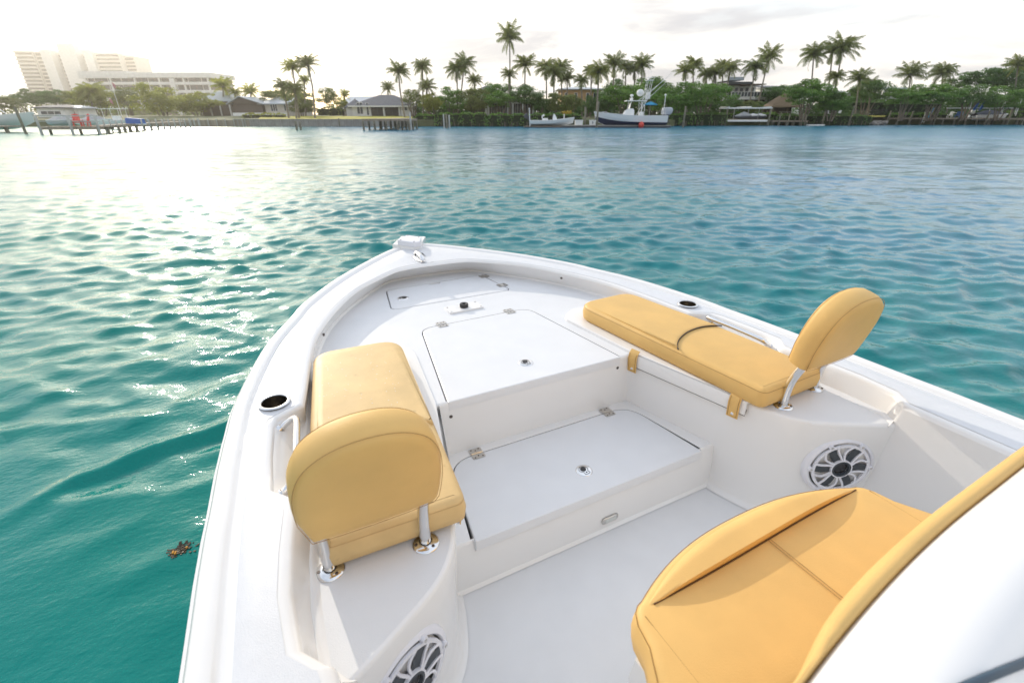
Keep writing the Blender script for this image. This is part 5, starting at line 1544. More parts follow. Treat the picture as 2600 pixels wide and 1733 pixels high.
# ------------------------------------------------------------------ docks, pilings, lifts
def piling_mesh(h, r_=.14, m='piling'):
    mb = MB(); mb.tube([(0, 0, -.8), (0, 0, h*.5), (0, 0, h - .02), (0, 0, h)], [r_*1.06, r_, r_*.97, r_*.8], 9); return mb.mesh('piling', M[m], R(50))
def piling(px, r_top, Y, label, lean=0.0, m='piling', r_=.14):
    h = Zr(r_top, Y)
    o = inst('mooring_piling', piling_mesh(h, r_, m), None, wpos(Xz(px, Y, .8), Y, 0), (0, lean, -YAW))
    o.data.name = 'mooring_piling'
    return tag(o, label, 'piling', 'free-standing wooden pilings')
piling(751, 307, 64, 'left of two short dark pilings in front of the drooping palms')
piling(761, 309, 66, 'right of two short dark pilings in front of the drooping palms')
piling(861, 300, 82.5, 'single thin piling against the concrete seawall', r_=.10)
piling(1127, 290, 74, 'left piling of the cluster of three before the hedge', m='pilepale', r_=.10)
piling(1134, 289, 72, 'middle piling of the cluster of three before the hedge', r_=.12)
piling(1141, 292, 73, 'right piling of the cluster of three before the hedge', m='pilepale', r_=.10)
piling(1485, 272, 78, 'greenish piling between the two white dock boxes')
piling(1516, 258, 76, 'tallest piling, just left of the fishing boat bow')
piling(1736, 270, 80, 'lone greenish piling right of the fishing boat')
piling(2089, 283, 91, 'short leaning piling below the lawn chairs', R(3))
piling(2157, 268, 92, 'lone piling at the right end of the long dark hedge', R(3))
piling(1043, 284, 64, 'pale tall piling at the right end of the wooden dock', m='pilepale', r_=.10)

def dock(name, x0, x1, y0, y1, z, label, npx=6, npy=3, cat='dock', pw=.14, plank=None, group=None, r_=.12):
    t = thing(name, (x0 + x1)/2, y0, 0, label, cat, group)
    L, D = x1 - x0, y1 - y0
    part(t, 'deck_frame', 'wood', (-L/2 + .05, L/2 - .05, .06, D - .05, z - .24, z - .045))
    n = int(L/.30); b_ = MB(); b_.box(-.14, .14, 0, D, z - .04, z); b_ = b_.mesh('plank', M['wood'])
    for k in range(min(n, 120)): inst('plank', b_, t, (-L/2 + L*(k + .5)/n, random.uniform(-.02, .02), random.uniform(-.006, .006)))
    pm = piling_mesh(z - .25, r_)
    for i in range(npx):
        for j in range(npy):
            inst('piling', pm, t, (-L/2 + .15 + (L - .3)*i/(npx-1), .15 + (D - .3)*j/max(npy-1, 1), 0))
    return t
Yd = 64.5
dock('wooden_dock', Xz(917, Yd, 1.1), Xz(1040, Yd, 1.1), Yd, 70, Zr(302, Yd), 'square wooden dock standing on dark pilings off the lawn', 5, 3)
w0 = Xz(985, 75, 1.1)
dock('dock_walkway', w0, w0 + 1.6, 70.1, 83.6, Zr(302, Yd) - .02, 'narrow walkway joining the square wooden dock to the seawall', 2, 6, 'walkway')
# floating dock beneath the two boats
fx0, fx1 = Xz(1425, 77, .2), Xz(1700, 77, .2)
t = thing('floating_dock', (fx0 + fx1)/2, 76.5, 0, 'low dark-edged floating dock under the skiff and the fishing boat', 'dock')
Lf = fx1 - fx0
part(t, 'float', 'darkgrey', (-Lf/2, Lf/2, .0, 2.4, -.2, .22)); part(t, 'deck', 'concrete', (-Lf/2 - .02, Lf/2 + .02, -.03, 2.45, .224, .34))
sx0, sx1 = Xz(1330, 76, .2), Xz(1440, 76, .2)
t = thing('skiff_platform', (sx0 + sx1)/2, 76.2, 0, 'dark drive-on platform carrying the small skiff', 'platform')
part(t, 'float', 'darkgrey', (-(sx1-sx0)/2, (sx1-sx0)/2, 0, 2.0, -.2, .14)); part(t, 'bunk', 'wood', (-(sx1-sx0)/2 + .2, (sx1-sx0)/2 - .2, .5, .7, .142, .24), (-(sx1-sx0)/2 + .2, (sx1-sx0)/2 - .2, 1.3, 1.5, .142, .24))
def dock_box(px, Y, w_, h, label, mark=False):
    t = thing('dock_box', Xz(px, Y, .6), Y, .345, label, 'dock box', 'white dock boxes on the floating dock')
    m_ = MB(); m_.loft([[(-w_/2*.94, .0, 0), (w_/2*.94, .0, 0), (w_/2*.94, .6, 0), (-w_/2*.94, .6, 0)], [(-w_/2, -.03, h), (w_/2, -.03, h), (w_/2, .63, h), (-w_/2, .63, h)]], True, True, True); m_.build('box_body', M['white'], t)
    part(t, 'box_lid', 'white', (-w_/2 - .04, w_/2 + .04, -.07, .67, h + .005, h + .08))
    if mark:
        m_ = MB(); m_.sphere((0, -.05, h*.62), .07, 8, (.08, .02, .10)); m_.bar((0, -.045, h*.45), (.03, -.04, h*.15), .05); m_.build('dark_mark', M['navy'], t)
dock_box(1470, 77, 1.15, .60, 'wider white dock box on the floating dock, nearer the skiff')
dock_box(1505, 77, .88, .60, 'narrower white dock box with a dark emblem beside the tall piling', True)
# right: long plank dock
Yr = 97.0; zr_ = Zr(299.5, Yr)
long_d = dock('long_plank_dock', Xz(2252, Yr, 1), Xz(2515, Yr, 1), Yr, Yr + 2.6, zr_, 'long weathered plank dock on crooked pilings at the right', 10, 2)
dock('far_right_dock', Xz(2522, Yr, 1), Xz(2700, Yr, 1), Yr + .5, Yr + 3, zr_ - .05, 'plank dock continuing past the boat lift to the right edge', 6, 2)
dock('middle_dock', Xz(1955, 92, 1), Xz(2046, 92, 1), 91.0, 93.2, Zr(306, 91.5), 'short plank dock right of the jet ski lift with upright pilings', 6, 2)
for px, rt, lb in ((1978, 290, 'grey dock piling just right of the jet ski lift'), (2002, 289, 'second grey dock piling on the middle dock'), (2019, 296, 'thin pale pole on the middle dock'), (2037, 291, 'left piling of the pair at the right end of the middle dock'), (2045, 292, 'right piling of the pair at the end of the middle dock')):
    piling(px, rt, 90.6, lb, R(1), r_=.11 if px != 2019 else .05)
for px, rt, lb in ((2254, 281, 'slanting piling at the left end of the long plank dock'), (2278, 268, 'tall slanting piling near the left end of the long plank dock'), (2310, 282, 'second slanting piling along the long plank dock'), (2373, 270, 'greenish piling standing by the paddle board on the long dock'), (2503, 282, 'piling beside the left foot of the right boat lift'), (2560, 262, 'greenish piling at the right foot of the right boat lift'), (2598, 290, 'piling at the very right edge of the dock')):
    piling(px, rt, Yr - .35, lb, R(4))
# low white float
o = MB(); oo = roundpoly([(-1.5, -.3), (1.5, -.3), (1.5, .3), (-1.5, .3)], .2); o.prism(oo, .02, .20)
tag(inst('swim_float', o.mesh('swim_float', M['white']), None, wpos(Xz(2064, 91, .1), 90.2, 0), (0, 0, -YAW)), 'low white float lying on the water right of the middle dock', 'float')

# jet ski lift
def lift(px0, px1, Y, z, label, rows, dy=3.2):
    x0, x1 = Xz(px0, Y, z), Xz(px1, Y, z); L = x1 - x0
    t = thing('boat_lift', (x0 + x1)/2, Y, 0, label, 'boat lift', 'boat lifts')
    pm = piling_mesh(z, .15)
    for sx_ in (-1, 1):
        for y in (0, dy): inst('piling', pm, t, (sx_*L/2, y, 0))
    for y in (0, dy): part(t, 'top_beam', 'white', (-L/2 - .2, L/2 + .2, y - .08, y + .08, z + .002, z + .18))
    return t, L
Yl = 90.0
zl = Zr(276, Yl)
lf, LL = lift(1848, 1958, Yl, zl, 'jet ski lift with four pilings and white beams near the middle', None)
for a in (1850, 1893, 1905, 1955): 
    X_ = Xz(a, Yl, zl) - Xz(1903, Yl, zl); part(lf, 'beam_end', 'hull', (X_ - .10, X_ + .10, -.2, 3.4, zl + .18, zl + .34))
for a in (1872, 1908, 1935): 
    X_ = Xz(a, Yl, 1.2) - Xz(1903, Yl, 1.2); part(lf, 'cable', 'pilepale', (X_ - .035, X_ + .035, .9, .97, .9, zl))
part(lf, 'cradle', 'wood', (-LL/2 + .15, LL/2 - .1, .2, 3.0, Zr(306, Yl), Zr(303, Yl)))
part(lf, 'cradle_beam', 'white', (-LL/2 + .1, LL/2 - .1, .05, .18, Zr(309, Yl), Zr(304.5, Yl)), (-LL/2 + .1, LL/2 - .1, 3.05, 3.18, Zr(309, Yl), Zr(304.5, Yl)))
def jetski(px, Y, z, label, covered=False, flip=1):
    t = thing('jet_ski', Xz(px, Y, z), Y, z, label, 'jet ski', 'jet skis on the lift')
    h = MB(); rows = []
    for x, w_, zb, zd in ((-1.5, .45, .12, .45), (-.9, .5, .03, .5), (0, .5, 0, .52), (.8, .42, .06, .55), (1.25, .25, .2, .58), (1.55, .03, .42, .60)):
        rows.append([(flip*x, -w_*.2, zb), (flip*x, -w_, (zb+zd)/2), (flip*x, -w_*.9, zd), (flip*x, w_*.9, zd), (flip*x, w_, (zb+zd)/2), (flip*x, w_*.2, zb)])
    h.loft(rows, True, True, True); h.build('jet_hull', M['darkgrey'], t, R(40))
    if covered:
        c = MB(); c.loft([[(-1.45, -.4, .46), (-1.4, 0, .55), (-1.45, .4, .46)], [(-.6, -.5, .5), (-.6, 0, .85), (-.6, .5, .5)], [(.1, -.5, .52), (.15, 0, 1.2), (.1, .5, .52)], [(.7, -.42, .55), (.6, 0, 1.05), (.7, .42, .55)], [(1.45, -.1, .6), (1.45, 0, .66), (1.45, .1, .6)]])
        c.build('cover', M['cover'], t, R(60)); return
    s = MB(); s.loft([[(flip*x, -w_, .5), (flip*x, -w_*.6, zz), (flip*x, w_*.6, zz), (flip*x, w_, .5)] for x, w_, zz in ((-1.3, .3, .60), (-.8, .28, .82), (-.1, .26, .80), (.2, .3, .92), (.75, .36, .78), (1.35, .2, .62))], False)
    s.build('seat_and_hood', M['white'], t, R(50))
    b_ = MB(); b_.tube([(flip*.15, -.35, 1.0), (flip*.22, 0, .98), (flip*.15, .35, 1.0)], .03, 6); b_.cyl((flip*.22, 0, .85), (flip*.22, 0, 1.0), .05); b_.build('handlebar', M['black'], t)
zc_ = Zr(303, Yl) + .02
jetski(1884, Yl + .9, zc_, 'jet ski under a pale grey cover on the left of the lift', True)
jetski(1906, Yl + 1.4, zc_, 'white and dark jet ski in the middle of the lift')
jetski(1924, Yl + 2.2, zc_, 'white and dark jet ski on the right of the lift')

# right boat lift
Yq = 98.5; zq = Zr(271, Yq)
t, L3 = lift(2445, 2572, Yq, zq - .3, 'large boat lift with long white beam and slanting white guide poles at the right', None, 3.4)
for a, b_, r0, r1 in ((2456, 2464, 280, 252), (2504, 2514, 292, 252), (2536, 2548, 284, 247), (2538, 2549, 288, 253), (2570, 2584, 290, 247), (2572, 2591, 294, 246)):
    g = MB(); Xc_ = Xz(2508, Yq, zq)
    g.cyl((Xz(a, Yq, Zr(r0, Yq)) - Xc_, -.3, Zr(r0, Yq)), (Xz(b_, Yq, Zr(r1, Yq)) - Xc_, -.3, Zr(r1, Yq)), .055, n=8); g.build('guide_pole', M['white'], t)
for px, lb in ((2473, 'left blue furled cloth hanging from the beam of the right boat lift'), (2488, 'right blue furled cloth hanging from the beam of the right boat lift')):
    o = MB(); o.tube([(0, 0, 0), (.10, 0, .3), (.22, 0, .75), (.40, 0, 1.5), (.45, 0, 1.62)], [.05, .22, .20, .19, .04], 8); 
    tag(inst('furled_cloth', o.mesh('furled_cloth', M['blue'], R(60)), None, wpos(Xz(px - 3, Yq - .4, 2.1), Yq - .4, Zr(281, Yq)), (0, 0, -YAW)), lb, 'canopy', 'blue cloths on the right boat lift')

# ------------------------------------------------------------------ moored boats
def hull_rows(L, B, F, deep=.5, sheer=.35, vee=.35, n=14, flare=.18):
    rows = []
    for i in range(n + 1):
        s = i/n; x = -L/2 + L*s
        w_ = B/2*(1 - max(0, (s - .45)/.55)**2.3)*(.93 + .07*min(1, s*4))
        w_ = max(w_, .02)
        zk = -deep*(1 - max(0, (s - .62)/.38)**2.0*1.55) 
        zs = F + sheer*max(0, (s - .35)/.65)**1.7
        zc = zk + (zs - zk)*(.34 + .10*s)
        xo = .28*F*max(0, (s - .7)/.3)**1.5
        wc = w_*(.86 - .28*max(0, (s - .5)/.5))
        rows.append([(x - xo*1.4*0, 0, zk), (x, -wc*.5, zk + (zc-zk)*.5), (x, -wc, zc), (x + xo*.3, -w_*(.97), zc + (zs-zc)*.55), (x + xo, -w_, zs), (x + xo, -w_ + .09, zs + .015), (x + xo*.9, max(-w_ + .16, -w_*.5), zs - .22),
                     (x + xo*.9, min(w_ - .16, w_*.5), zs - .22), (x + xo, w_ - .09, zs + .015), (x + xo, w_, zs), (x + xo*.3, w_*.97, zc + (zs-zc)*.55), (x, wc, zc), (x, wc*.5, zk + (zc-zk)*.5)])
    return rows
def hull(root, L, B, F, deep, sheer, m='hull', flip=1, boot=None, **k):
    rows = hull_rows(L, B, F, deep, sheer, **k)
    fr = [[(flip*x, y, z) for x, y, z in r_] for r_ in rows]
    mb = MB(); mb.loft(fr, True, True, True); h = mb.build('boat_hull', M[m], root, R(35))
    if boot:
        bt = MB(); n = len(rows)
        bt.loft([[(flip*x, y*1.012, z - .004) if j in (0, 1, 12) else (flip*(x), y*1.012, z + boot_h) for j, (x, y, z) in enumerate(r_) if j in (11, 12, 0, 1, 2)] for r_ in rows for boot_h in (0,)])
        bt.build('bottom_paint', M[boot], root, R(50))
    g = MB()
    for s_ in (4, 9): g.tube([fr[i][s_] for i in range(len(fr))], .035, 5)
    g.build('rub_rail', M['white'], root)
    return h
def outboard(root, x, y, z, s=1.0, m='engine', flip=1, tilt=0.0):
    Mt = Matrix.Rotation(tilt, 3, 'Y')
    def T(mb): mb.v = [tuple(Vector((x, y, z)) + Mt @ Vector((flip*px_*s, py_*s, pz*s))) for px_, py_, pz in mb.v]
    c = MB(); c.loft([[(-.75*a + o_, -b_, h_), (-.75*a + o_, b_, h_), (.05 + .25*a + o_, b_, h_), (.05 + .25*a + o_, -b_, h_)] for a, b_, h_, o_ in ((.55, .18, -.1, 0), (.8, .27, .12, 0), (.85, .28, .45, -.02), (.7, .24, .68, -.03), (.4, .14, .74, -.05))], True, True, True); T(c); e = c.build('engine_cowl', M[m], root, R(60))
    c = MB(); c.loft([[(-.35, -.10, -.1), (-.35, .10, -.1), (.05, .10, -.1), (.05, -.10, -.1)], [(-.28, -.05, -.75), (-.28, .05, -.75), (-.02, .05, -.75), (-.02, -.05, -.75)], [(-.45, -.07, -1.0), (-.45, .07, -1.0), (.02, .05, -1.0), (.02, -.05, -1.0)]], True, True, True); c.lathe([(0, 0), (.16, .02), (0, .08)], (-.5, 0, -.95), 8, Matrix.Rotation(R(90), 4, 'Y')); T(c); c.build('engine_leg', M['darkgrey'], root)

# big centre-console fishing boat, bow to the left
Yb = 77.6
fb_ = thing('fishing_boat', Xz(1600, Yb, 1), Yb, .55, 'large white centre-console fishing boat with tuna tower and dark blue bottom, bow to the left', 'boat', rz=math.pi)
Lb = (Xz(1693, Yb, 1) - Xz(1516, Yb, 1))
hull(fb_, Lb, 3.0, 1.05, .55, .55, n=18)
bp = MB(); rr_ = hull_rows(Lb, 3.0, 1.05, .55, .55, n=18)
def lower(r_):
    f_ = lambda a, b_, t: tuple(a[i] + (b_[i]-a[i])*t for i in range(3))
    q = [f_(r_[11], r_[10], .30), r_[11], r_[12], r_[0], r_[1], r_[2], f_(r_[2], r_[3], .30)]
    return [(x, y*1.01 + (.012 if y > 0 else -.012), z - .012) for x, y, z in q]
bp.loft([lower(r_) for r_ in rr_]); bp.build('bottom_paint', M['navy'], fb_, R(50))
# bow is +x locally; the root is turned half round so it points left
cx0 = .1
m_ = MB(); m_.loft([[(-.5 + .0, -.55, .85), (-.5, .55, .85), (1.25, .5, .85), (1.25, -.5, .85)], [(-.45, -.5, 1.75), (-.45, .5, 1.75), (.75, .42, 1.75), (.75, -.42, 1.75)], [(-.3, -.45, 2.0), (-.3, .45, 2.0), (.25, .4, 2.0), (.25, -.4, 2.0)]], True, True, True)
m_.v = [(x + .1, y, z) for x, y, z in m_.v]; m_.build('console', M['hull'], fb_, R(30))
m_ = MB(); m_.loft([[(.42, -.46, 1.75), (.42, .46, 1.75)], [(.16, -.42, 2.75), (.16, .42, 2.75)]]); m_.build('windscreen', M['white'], fb_)
for nm, x0_, x1_, y_, z0_, z1_ in (('leaning_post', -1.75, -1.2, .45, .85, 1.55), ('bow_seat', 2.1, 2.7, .4, .95, 1.25)):
    part(fb_, nm, 'hull', (x0_, x1_, -y_, y_, z0_, z1_))
part(fb_, 'hardtop', 'white', (-1.9, .95, -.95, .95, 2.95, 3.05))
part(fb_, 'upper_hardtop', 'white', (-2.75, -1.75, -.6, .6, 5.60, 5.67))
tp = lambda n_, pts, r_=.035, m='white': (lambda q: (q.tube(pts, r_, 6), q.build(n_, M[m], fb_)))(MB())
for s_ in (-1, 1):
    tp('tower_leg', [(.55, s_*.75, .95), (.25, s_*.78, 2.95)]); tp('tower_leg', [(-1.45, s_*.75, .95), (-1.2, s_*.78, 2.95)])
    tp('tower_leg', [(-.9, s_*.75, .95), (-2.3, s_*.6, 3.6), (-2.55, s_*.45, 5.6)]); tp('tower_leg', [(-1.75, s_*.8, .95), (-1.75, s_*.6, 3.4), (-1.95, s_*.45, 5.6)])
    tp('tower_brace', [(-1.75, s_*.6, 3.2), (-2.5, s_*.5, 4.6)]); tp('tower_brace', [(-2.25, s_*.55, 3.4), (-1.85, s_*.5, 4.6)])
    tp('tower_brace', [(-1.75, s_*.7, 2.2), (-1.2, s_*.78, 2.9)])
for z in (3.5, 4.0, 4.5, 5.0): tp('ladder_rung', [(-1.8, -.5, z), (-1.8, .5, z)], .03)
m_ = MB(); m_.sphere((-1.1, 0, 4.05), .45, 12, (.55, .45, .48)); m_.build('radar_dome', M['white'], fb_, R(60))
m_ = MB(); m_.cyl((.15, .2, 3.05), (.15, .2, 3.42), .24, .20, 12); m_.sphere((.15, .2, 3.68), .22, 10, (.26, .2, .20)); m_.build('searchlight', M['white'], fb_, R(50))
part(fb_, 'upper_station', 'white', (-2.5, -2.0, -.35, .35, 3.25, 4.1)); part(fb_, 'upper_rail', 'white', (-2.85, -1.65, -.66, -.62, 5.95, 6.0), (-2.85, -1.65, .62, .66, 5.95, 6.0))
for a, b_ in (((-1.2, .9, 3.1), (-5.6, 1.6, 7.2)), ((-1.2, -.9, 3.1), (-6.3, -1.7, 6.9)), ((-1.4, .5, 2.6), (-5.0, .9, 5.9))):
    tp('outrigger', [a, tuple(a[i] + (b_[i]-a[i])*.6 for i in range(3)), b_], [.035, .03, .012])
for a in ((-1.95, .3), (-2.5, -.3)): tp('antenna', [(a[0], a[1], 5.6), (a[0] + .05, a[1], 7.6)], .015)
tp('bow_rail', [(3.2, -.7, 1.4), (3.6, -.55, 1.55), (4.2, -.3, 1.55)], .02, 'steel')
tp('gin_pole', [(-4.7, .3, 1.2), (-4.75, .3, 3.0), (-4.72, .3, 3.65)], .05); tp('gin_brace', [(-3.9, .3, 1.3), (-4.72, .3, 2.6)], .03, 'wood')
m_ = MB(); m_.sphere((-4.72, .3, 3.75), .16, 8); m_.build('deck_light', M['white'], fb_)
for y_ in (-.8, 0, .8): outboard(fb_, -Lb/2 + .10, y_, 1.30, 1.15)
# mooring buoy, skiff, umbrella
bu = MB(); bu.sphere((0, 0, .35), .42, 14, (.42, .42, .45)); bu = bu.build('mooring_buoy', M['buoyred'], None, R(60), tuple(wpos(Xz(1628, 75.9, .3), 75.9, .02)))
tag(bu, 'round coral red fender hanging against the fishing boat hull', 'buoy')
Ys = 77.2
sk_ = thing('skiff', Xz(1400, Ys, .8), Ys, .48, 'small white flats skiff with small centre console, bow to the right, on a platform', 'boat')
Ls = Xz(1456, Ys, 1) - Xz(1345, Ys, 1)
hull(sk_, Ls, 2.0, .48, .22, .42, n=14)
m_ = MB(); m_.loft([[(.15, -.3, .35), (.15, .3, .35), (.95, .28, .35), (.95, -.28, .35)], [(.2, -.28, 1.0), (.2, .28, 1.0), (.65, .24, 1.0), (.65, -.24, 1.0)], [(.28, -.2, 1.35), (.28, .2, 1.35), (.42, .2, 1.35), (.42, -.2, 1.35)]], True, True, True); m_.build('console', M['hull'], sk_, R(30))
part(sk_, 'seat', 'white', (-1.35, -.55, -.4, .4, .4, .78)); part(sk_, 'backrest', 'white', (-1.45, -1.32, -.38, .38, .78, 1.15))
m_ = MB(); m_.sphere((-1.2, .0, 1.15), .16, 8); m_.build('headrest', M['white'], sk_, R(60))
m_ = MB(); m_.lathe([(.13, 0), (.15, .02)], (.1, 0, 1.05), 12, Matrix.Rotation(R(-65), 4, 'Y')); m_.cyl((.15, 0, .95), (.05, 0, 1.06), .02); m_.build('steering_wheel', M['black'], sk_)
outboard(sk_, -Ls/2 - .25, 0, .95, .75, 'darkgrey', tilt=R(-38))
m_ = MB(); m_.cyl((-Ls/2 + .05, -.7, -.3), (-Ls/2 - .10, -.7, 2.15), .07, n=8); m_.build('shallow_water_anchor', M['hull'], sk_)
m_ = MB(); m_.cyl((1.9, .5, .5), (1.9, .5, 1.35), .06, n=8); m_.build('trolling_motor_post', M['white'], sk_)
um = thing('patio_umbrella', Xz(1651, 90, 3), 90, 1.2, 'bright blue patio umbrella showing behind the fishing boat tower', 'umbrella')
m_ = MB(); m_.lathe([(0, 2.55), (.9, 2.25), (1.35, 2.02), (1.32, 1.98), (0, 2.35)], (0, 0, 0), 8); m_.build('canopy', M['cyan'], um, R(20)); m_ = MB(); m_.cyl((0, 0, -.3), (0, 0, 2.5), .03); m_.build('pole', M['white'], um)
# yellow plant by the hedge
yp = thing('yellow_palm_shrub', Xz(1440, 84.5, 2), 85.0, 1.2, 'low bright yellow palm shrub at the end of the long hedge', 'shrub')
yc = PALMS[2].copy(); yc.materials[0] = M['yellow']; inst('crown', yc, yp, (0, 0, .5), (0, 0, 1), (1.15, 1.15, 1.0)); part(yp, 'stem', 'bark', (-.12, .12, -.1, .1, -.2, .6))

# covered / white boat on the right lift
rbt = thing('covered_boat', Xz(2512, Yq + 1.7, 1.5), Yq + 1.7, 1.05, 'white boat with a dark cover hanging in the right boat lift', 'boat')
hull(rbt, 6.4, 2.3, .62, .35, .25, n=12)
m_ = MB(); m_.loft([[(-2.9, -1.05, .6), (-2.9, 0, .95), (-2.9, 1.05, .6)], [(-.6, -1.1, .62), (-.5, 0, 1.55), (-.6, 1.1, .62)], [(.9, -1.0, .66), (.9, 0, 1.35), (.9, 1.0, .66)], [(3.0, -.2, .84), (3.0, 0, .95), (3.0, .2, .84)]]); m_.build('boat_cover', M['navy'], rbt, R(70))
outboard(rbt, -3.35, 0, .9, .8, 'white')
# chairs
def adirondack(px, Y, z, m, label, rz, group='adirondack chairs by the water'):
    t = thing('adirondack_chair', Xz(px, Y, z + .4), Y, z, label, 'chair', group, rz)
    sl_ = MB(); sl_.obox((0, 0, .36), (.26, 0, 0), (0, .26, -.06), (0, .003, .012)); sl_.build('seat', M[m], t)
    for k in range(5):
        b_ = MB(); x = -.22 + .11*k; b_.obox((x, .36, .68 + .03*(2 - abs(k-2))), (.048, 0, 0), (0, .010, -.003), (0, .10, .36)); b_.build('back_slat', M[m], t)
    for s_ in (-1, 1):
        b_ = MB(); b_.obox((s_*.31, .0, .56), (.05, 0, 0), (0, .36, 0), (0, 0, .012)); b_.build('armrest', M[m], t)
        b_ = MB(); b_.obox((s_*.30, -.26, .28), (.03, 0, 0), (0, .04, 0), (0, 0, .27)); b_.build('leg', M[m], t)
        b_ = MB(); b_.obox((s_*.30, .30, .24), (.03, 0, 0), (0, .04, 0), (0, .04, .24)); b_.build('leg', M[m], t)
adirondack(2105, 96.8, 1.40, 'white', 'white adirondack chair on the lawn, left of the pair above the long hedge', R(25))
adirondack(2127, 97.0, 1.40, 'white', 'white adirondack chair on the lawn, right of the pair, turned sideways', R(-70))
adirondack(2412, Yr + 1.4, zr_, 'white', 'cream adirondack chair on the long plank dock', R(-60))
adirondack(2431, Yr + 1.2, zr_, 'blue', 'blue adirondack chair, left of two on the long plank dock', R(-50))
adirondack(2450, Yr + 1.5, zr_, 'cyan', 'pale blue adirondack chair next to the boat lift', R(40))
# swim ladder and paddle boards on the long dock
t = thing('swim_ladder', Xz(2348, Yr - .1, 1.5), Yr - .12, zr_ - .9, 'white swim ladder on the edge of the long plank dock', 'ladder')
for s_ in (-1, 1):
    m_ = MB(); m_.tube([(s_*.22, 0, 0), (s_*.22 + .15, 0, 1.7), (s_*.22 + .2, .25, 1.85)], .035, 6); m_.build('ladder_rail', M['white'], t)
for k in range(5):
    m_ = MB(); z = .25 + k*.32; m_.cyl((-.22 + z*.09, 0, z), (.22 + z*.09, 0, z), .03, n=6); m_.build('rung', M['white'], t)
for px, m0, lb in ((2362, 'cyan', 'short pale blue board leaning by the swim ladder'), (2376, 'piling', 'tall dark green board leaning on the dock piling')):
    m_ = MB(); o = [(x*.26, z) for x, z in [(0, 0), (.8, .15), (1, .6), (.9, 1.3), (0, 1.75), (-.9, 1.3), (-1, .6), (-.8, .15)]]
    o = [(p.x, p.y) for p in catmull([(*q, 0) for q in o], 3, True)]
    hh = 1.0 if m0 == 'cyan' else 1.25
    m_.loft([[(x*.7, -.0, z*hh) for x, z in o], [(x, .03, z*hh) for x, z in o], [(x*.7, .06, z*hh) for x, z in o]], True, True, True)
    tag(inst('paddle_board', m_.mesh('paddle_board', M[m0], R(50)), None, wpos(Xz(px, Yr + .2, 1.8), Yr + .25, zr_), (0, R(14), -YAW)), lb, 'board', 'boards on the long plank dock')

# ------------------------------------------------------------------ left: marina pier, boats
YA = 49.5; zA = Zr(322, YA)
def pier_pt(s): # from near left to far right
    return (Xz(40, YA, .6) + (Xz(300, 56, .6) - Xz(40, YA, .6))*s, YA + 6.0*s)
pr = thing('marina_pier', Xz(100, YA, .6), YA, 0, 'grey wooden pier with handrails and slanting posts in the glare at the left', 'pier')
X0p = Xz(100, YA, .6)
def seg(root, p, q, z, w_=1.6):
    p = Vector((p[0] - X0p, p[1] - YA, z)); q = Vector((q[0] - X0p, q[1] - YA, z)); d = (q - p); L = d.length; d.normalize(); s_ = Vector((-d.y, d.x, 0))
    n = max(int(L/.32), 1)
    for k in range(n):
        c = p + d*(k + .5)*L/n + s_*w_/2; b_ = MB(); b_.obox(c, d*.145, s_*w_/2, (0, 0, .02)); b_.build('plank', M['wood'], root)
    b_ = MB(); b_.obox((p + q)/2 + s_*.06 + Vector((0, 0, -.15)), d*L/2, s_*.05, (0, 0, .11)); b_.obox((p + q)/2 + s_*(w_ - .06) + Vector((0, 0, -.15)), d*L/2, s_*.05, (0, 0, .11)); b_.build('joist', M['wood'], root)
A1 = (Xz(100, YA, .6), YA); A2 = (Xz(262, YA + .6, .6), YA + .6); A3 = (Xz(318, 57, .6), 57.5); A4 = (Xz(470, 78, .6), 79.0)
seg(pr, A1, A2, zA); 
pm = piling_mesh(Zr(292, YA), .11, 'pilepale'); 
for px, Y in ((101, YA - .1), (181, YA - .1), (250, YA)): inst('rail_post', pm, pr, (Xz(px, Y, .8) - X0p, Y - YA - .1, 0))
pm2 = piling_mesh(zA - .03, .12)
for px in (128, 205, 250, 276): inst('piling', pm2, pr, (Xz(px, YA + 1.2, .3) - X0p, 1.2, 0))
rl = MB(); rl.bar((A1[0] - X0p, -.2, Zr(294, YA)), (A2[0] - X0p, .45, Zr(294.5, YA)), .05, .09); rl.build('handrail', M['pilepale'], pr)
rl = MB(); rl.bar((A1[0] - X0p, -.2, Zr(308, YA)), (A2[0] - X0p, .45, Zr(308.5, YA)), .04, .07); rl.build('handrail', M['pilepale'], pr)
for px in (118, 172):
    m_ = MB(); 
# far run of the pier
X0q = Xz(300, 58, .6)
p2 = thing('long_pier', X0q, 52.0, 0, 'long low pier running back toward the shore behind the marina pier', 'pier')
_x, _y = X0p, YA
X0p, YA = X0q, 52.0
seg(p2, (Xz(262, 52, .6) + .2, 52), A3, zA + .05); seg(p2, A3, A4, zA + .1)
pmr = piling_mesh(1.25, .08, 'pilepale'); pml = piling_mesh(zA, .11)
for k in range(4):
    f_ = k/4; P = Vector((Xz(262, 52, .6) + .2, 52)).lerp(Vector(A3), f_); inst('rail_post', pmr, p2, (P.x - X0q, P.y - 52, 0)); inst('piling', pml, p2, (P.x - X0q + .9, P.y - 52 + .6, 0))
for k in range(11):
    P = Vector(A3).lerp(Vector(A4), k/10); inst('piling', pml, p2, (P.x - X0q, P.y - 52, 0)); inst('rail_post', pmr, p2, (P.x - X0q + .5, P.y - 52 + 1.5, 0))
X0p, YA = _x, _y
piling(58, 272, 51, 'thick dark slanting piling at the left edge in front of the sport boat', R(-2), r_=.12)
p3 = thing('left_edge_pier', Xz(0, 56, .6), 54.0, 0, 'low dark pier under the sport boat at the left edge', 'pier')
part(p3, 'deck', 'wood', (-14, 2.6, 0, 1.8, .55, .70))
pml = piling_mesh(.55, .13)
for k in range(12): inst('piling', pml, p3, (-13 + k*1.4, .2 if k % 2 else 1.5, 0))
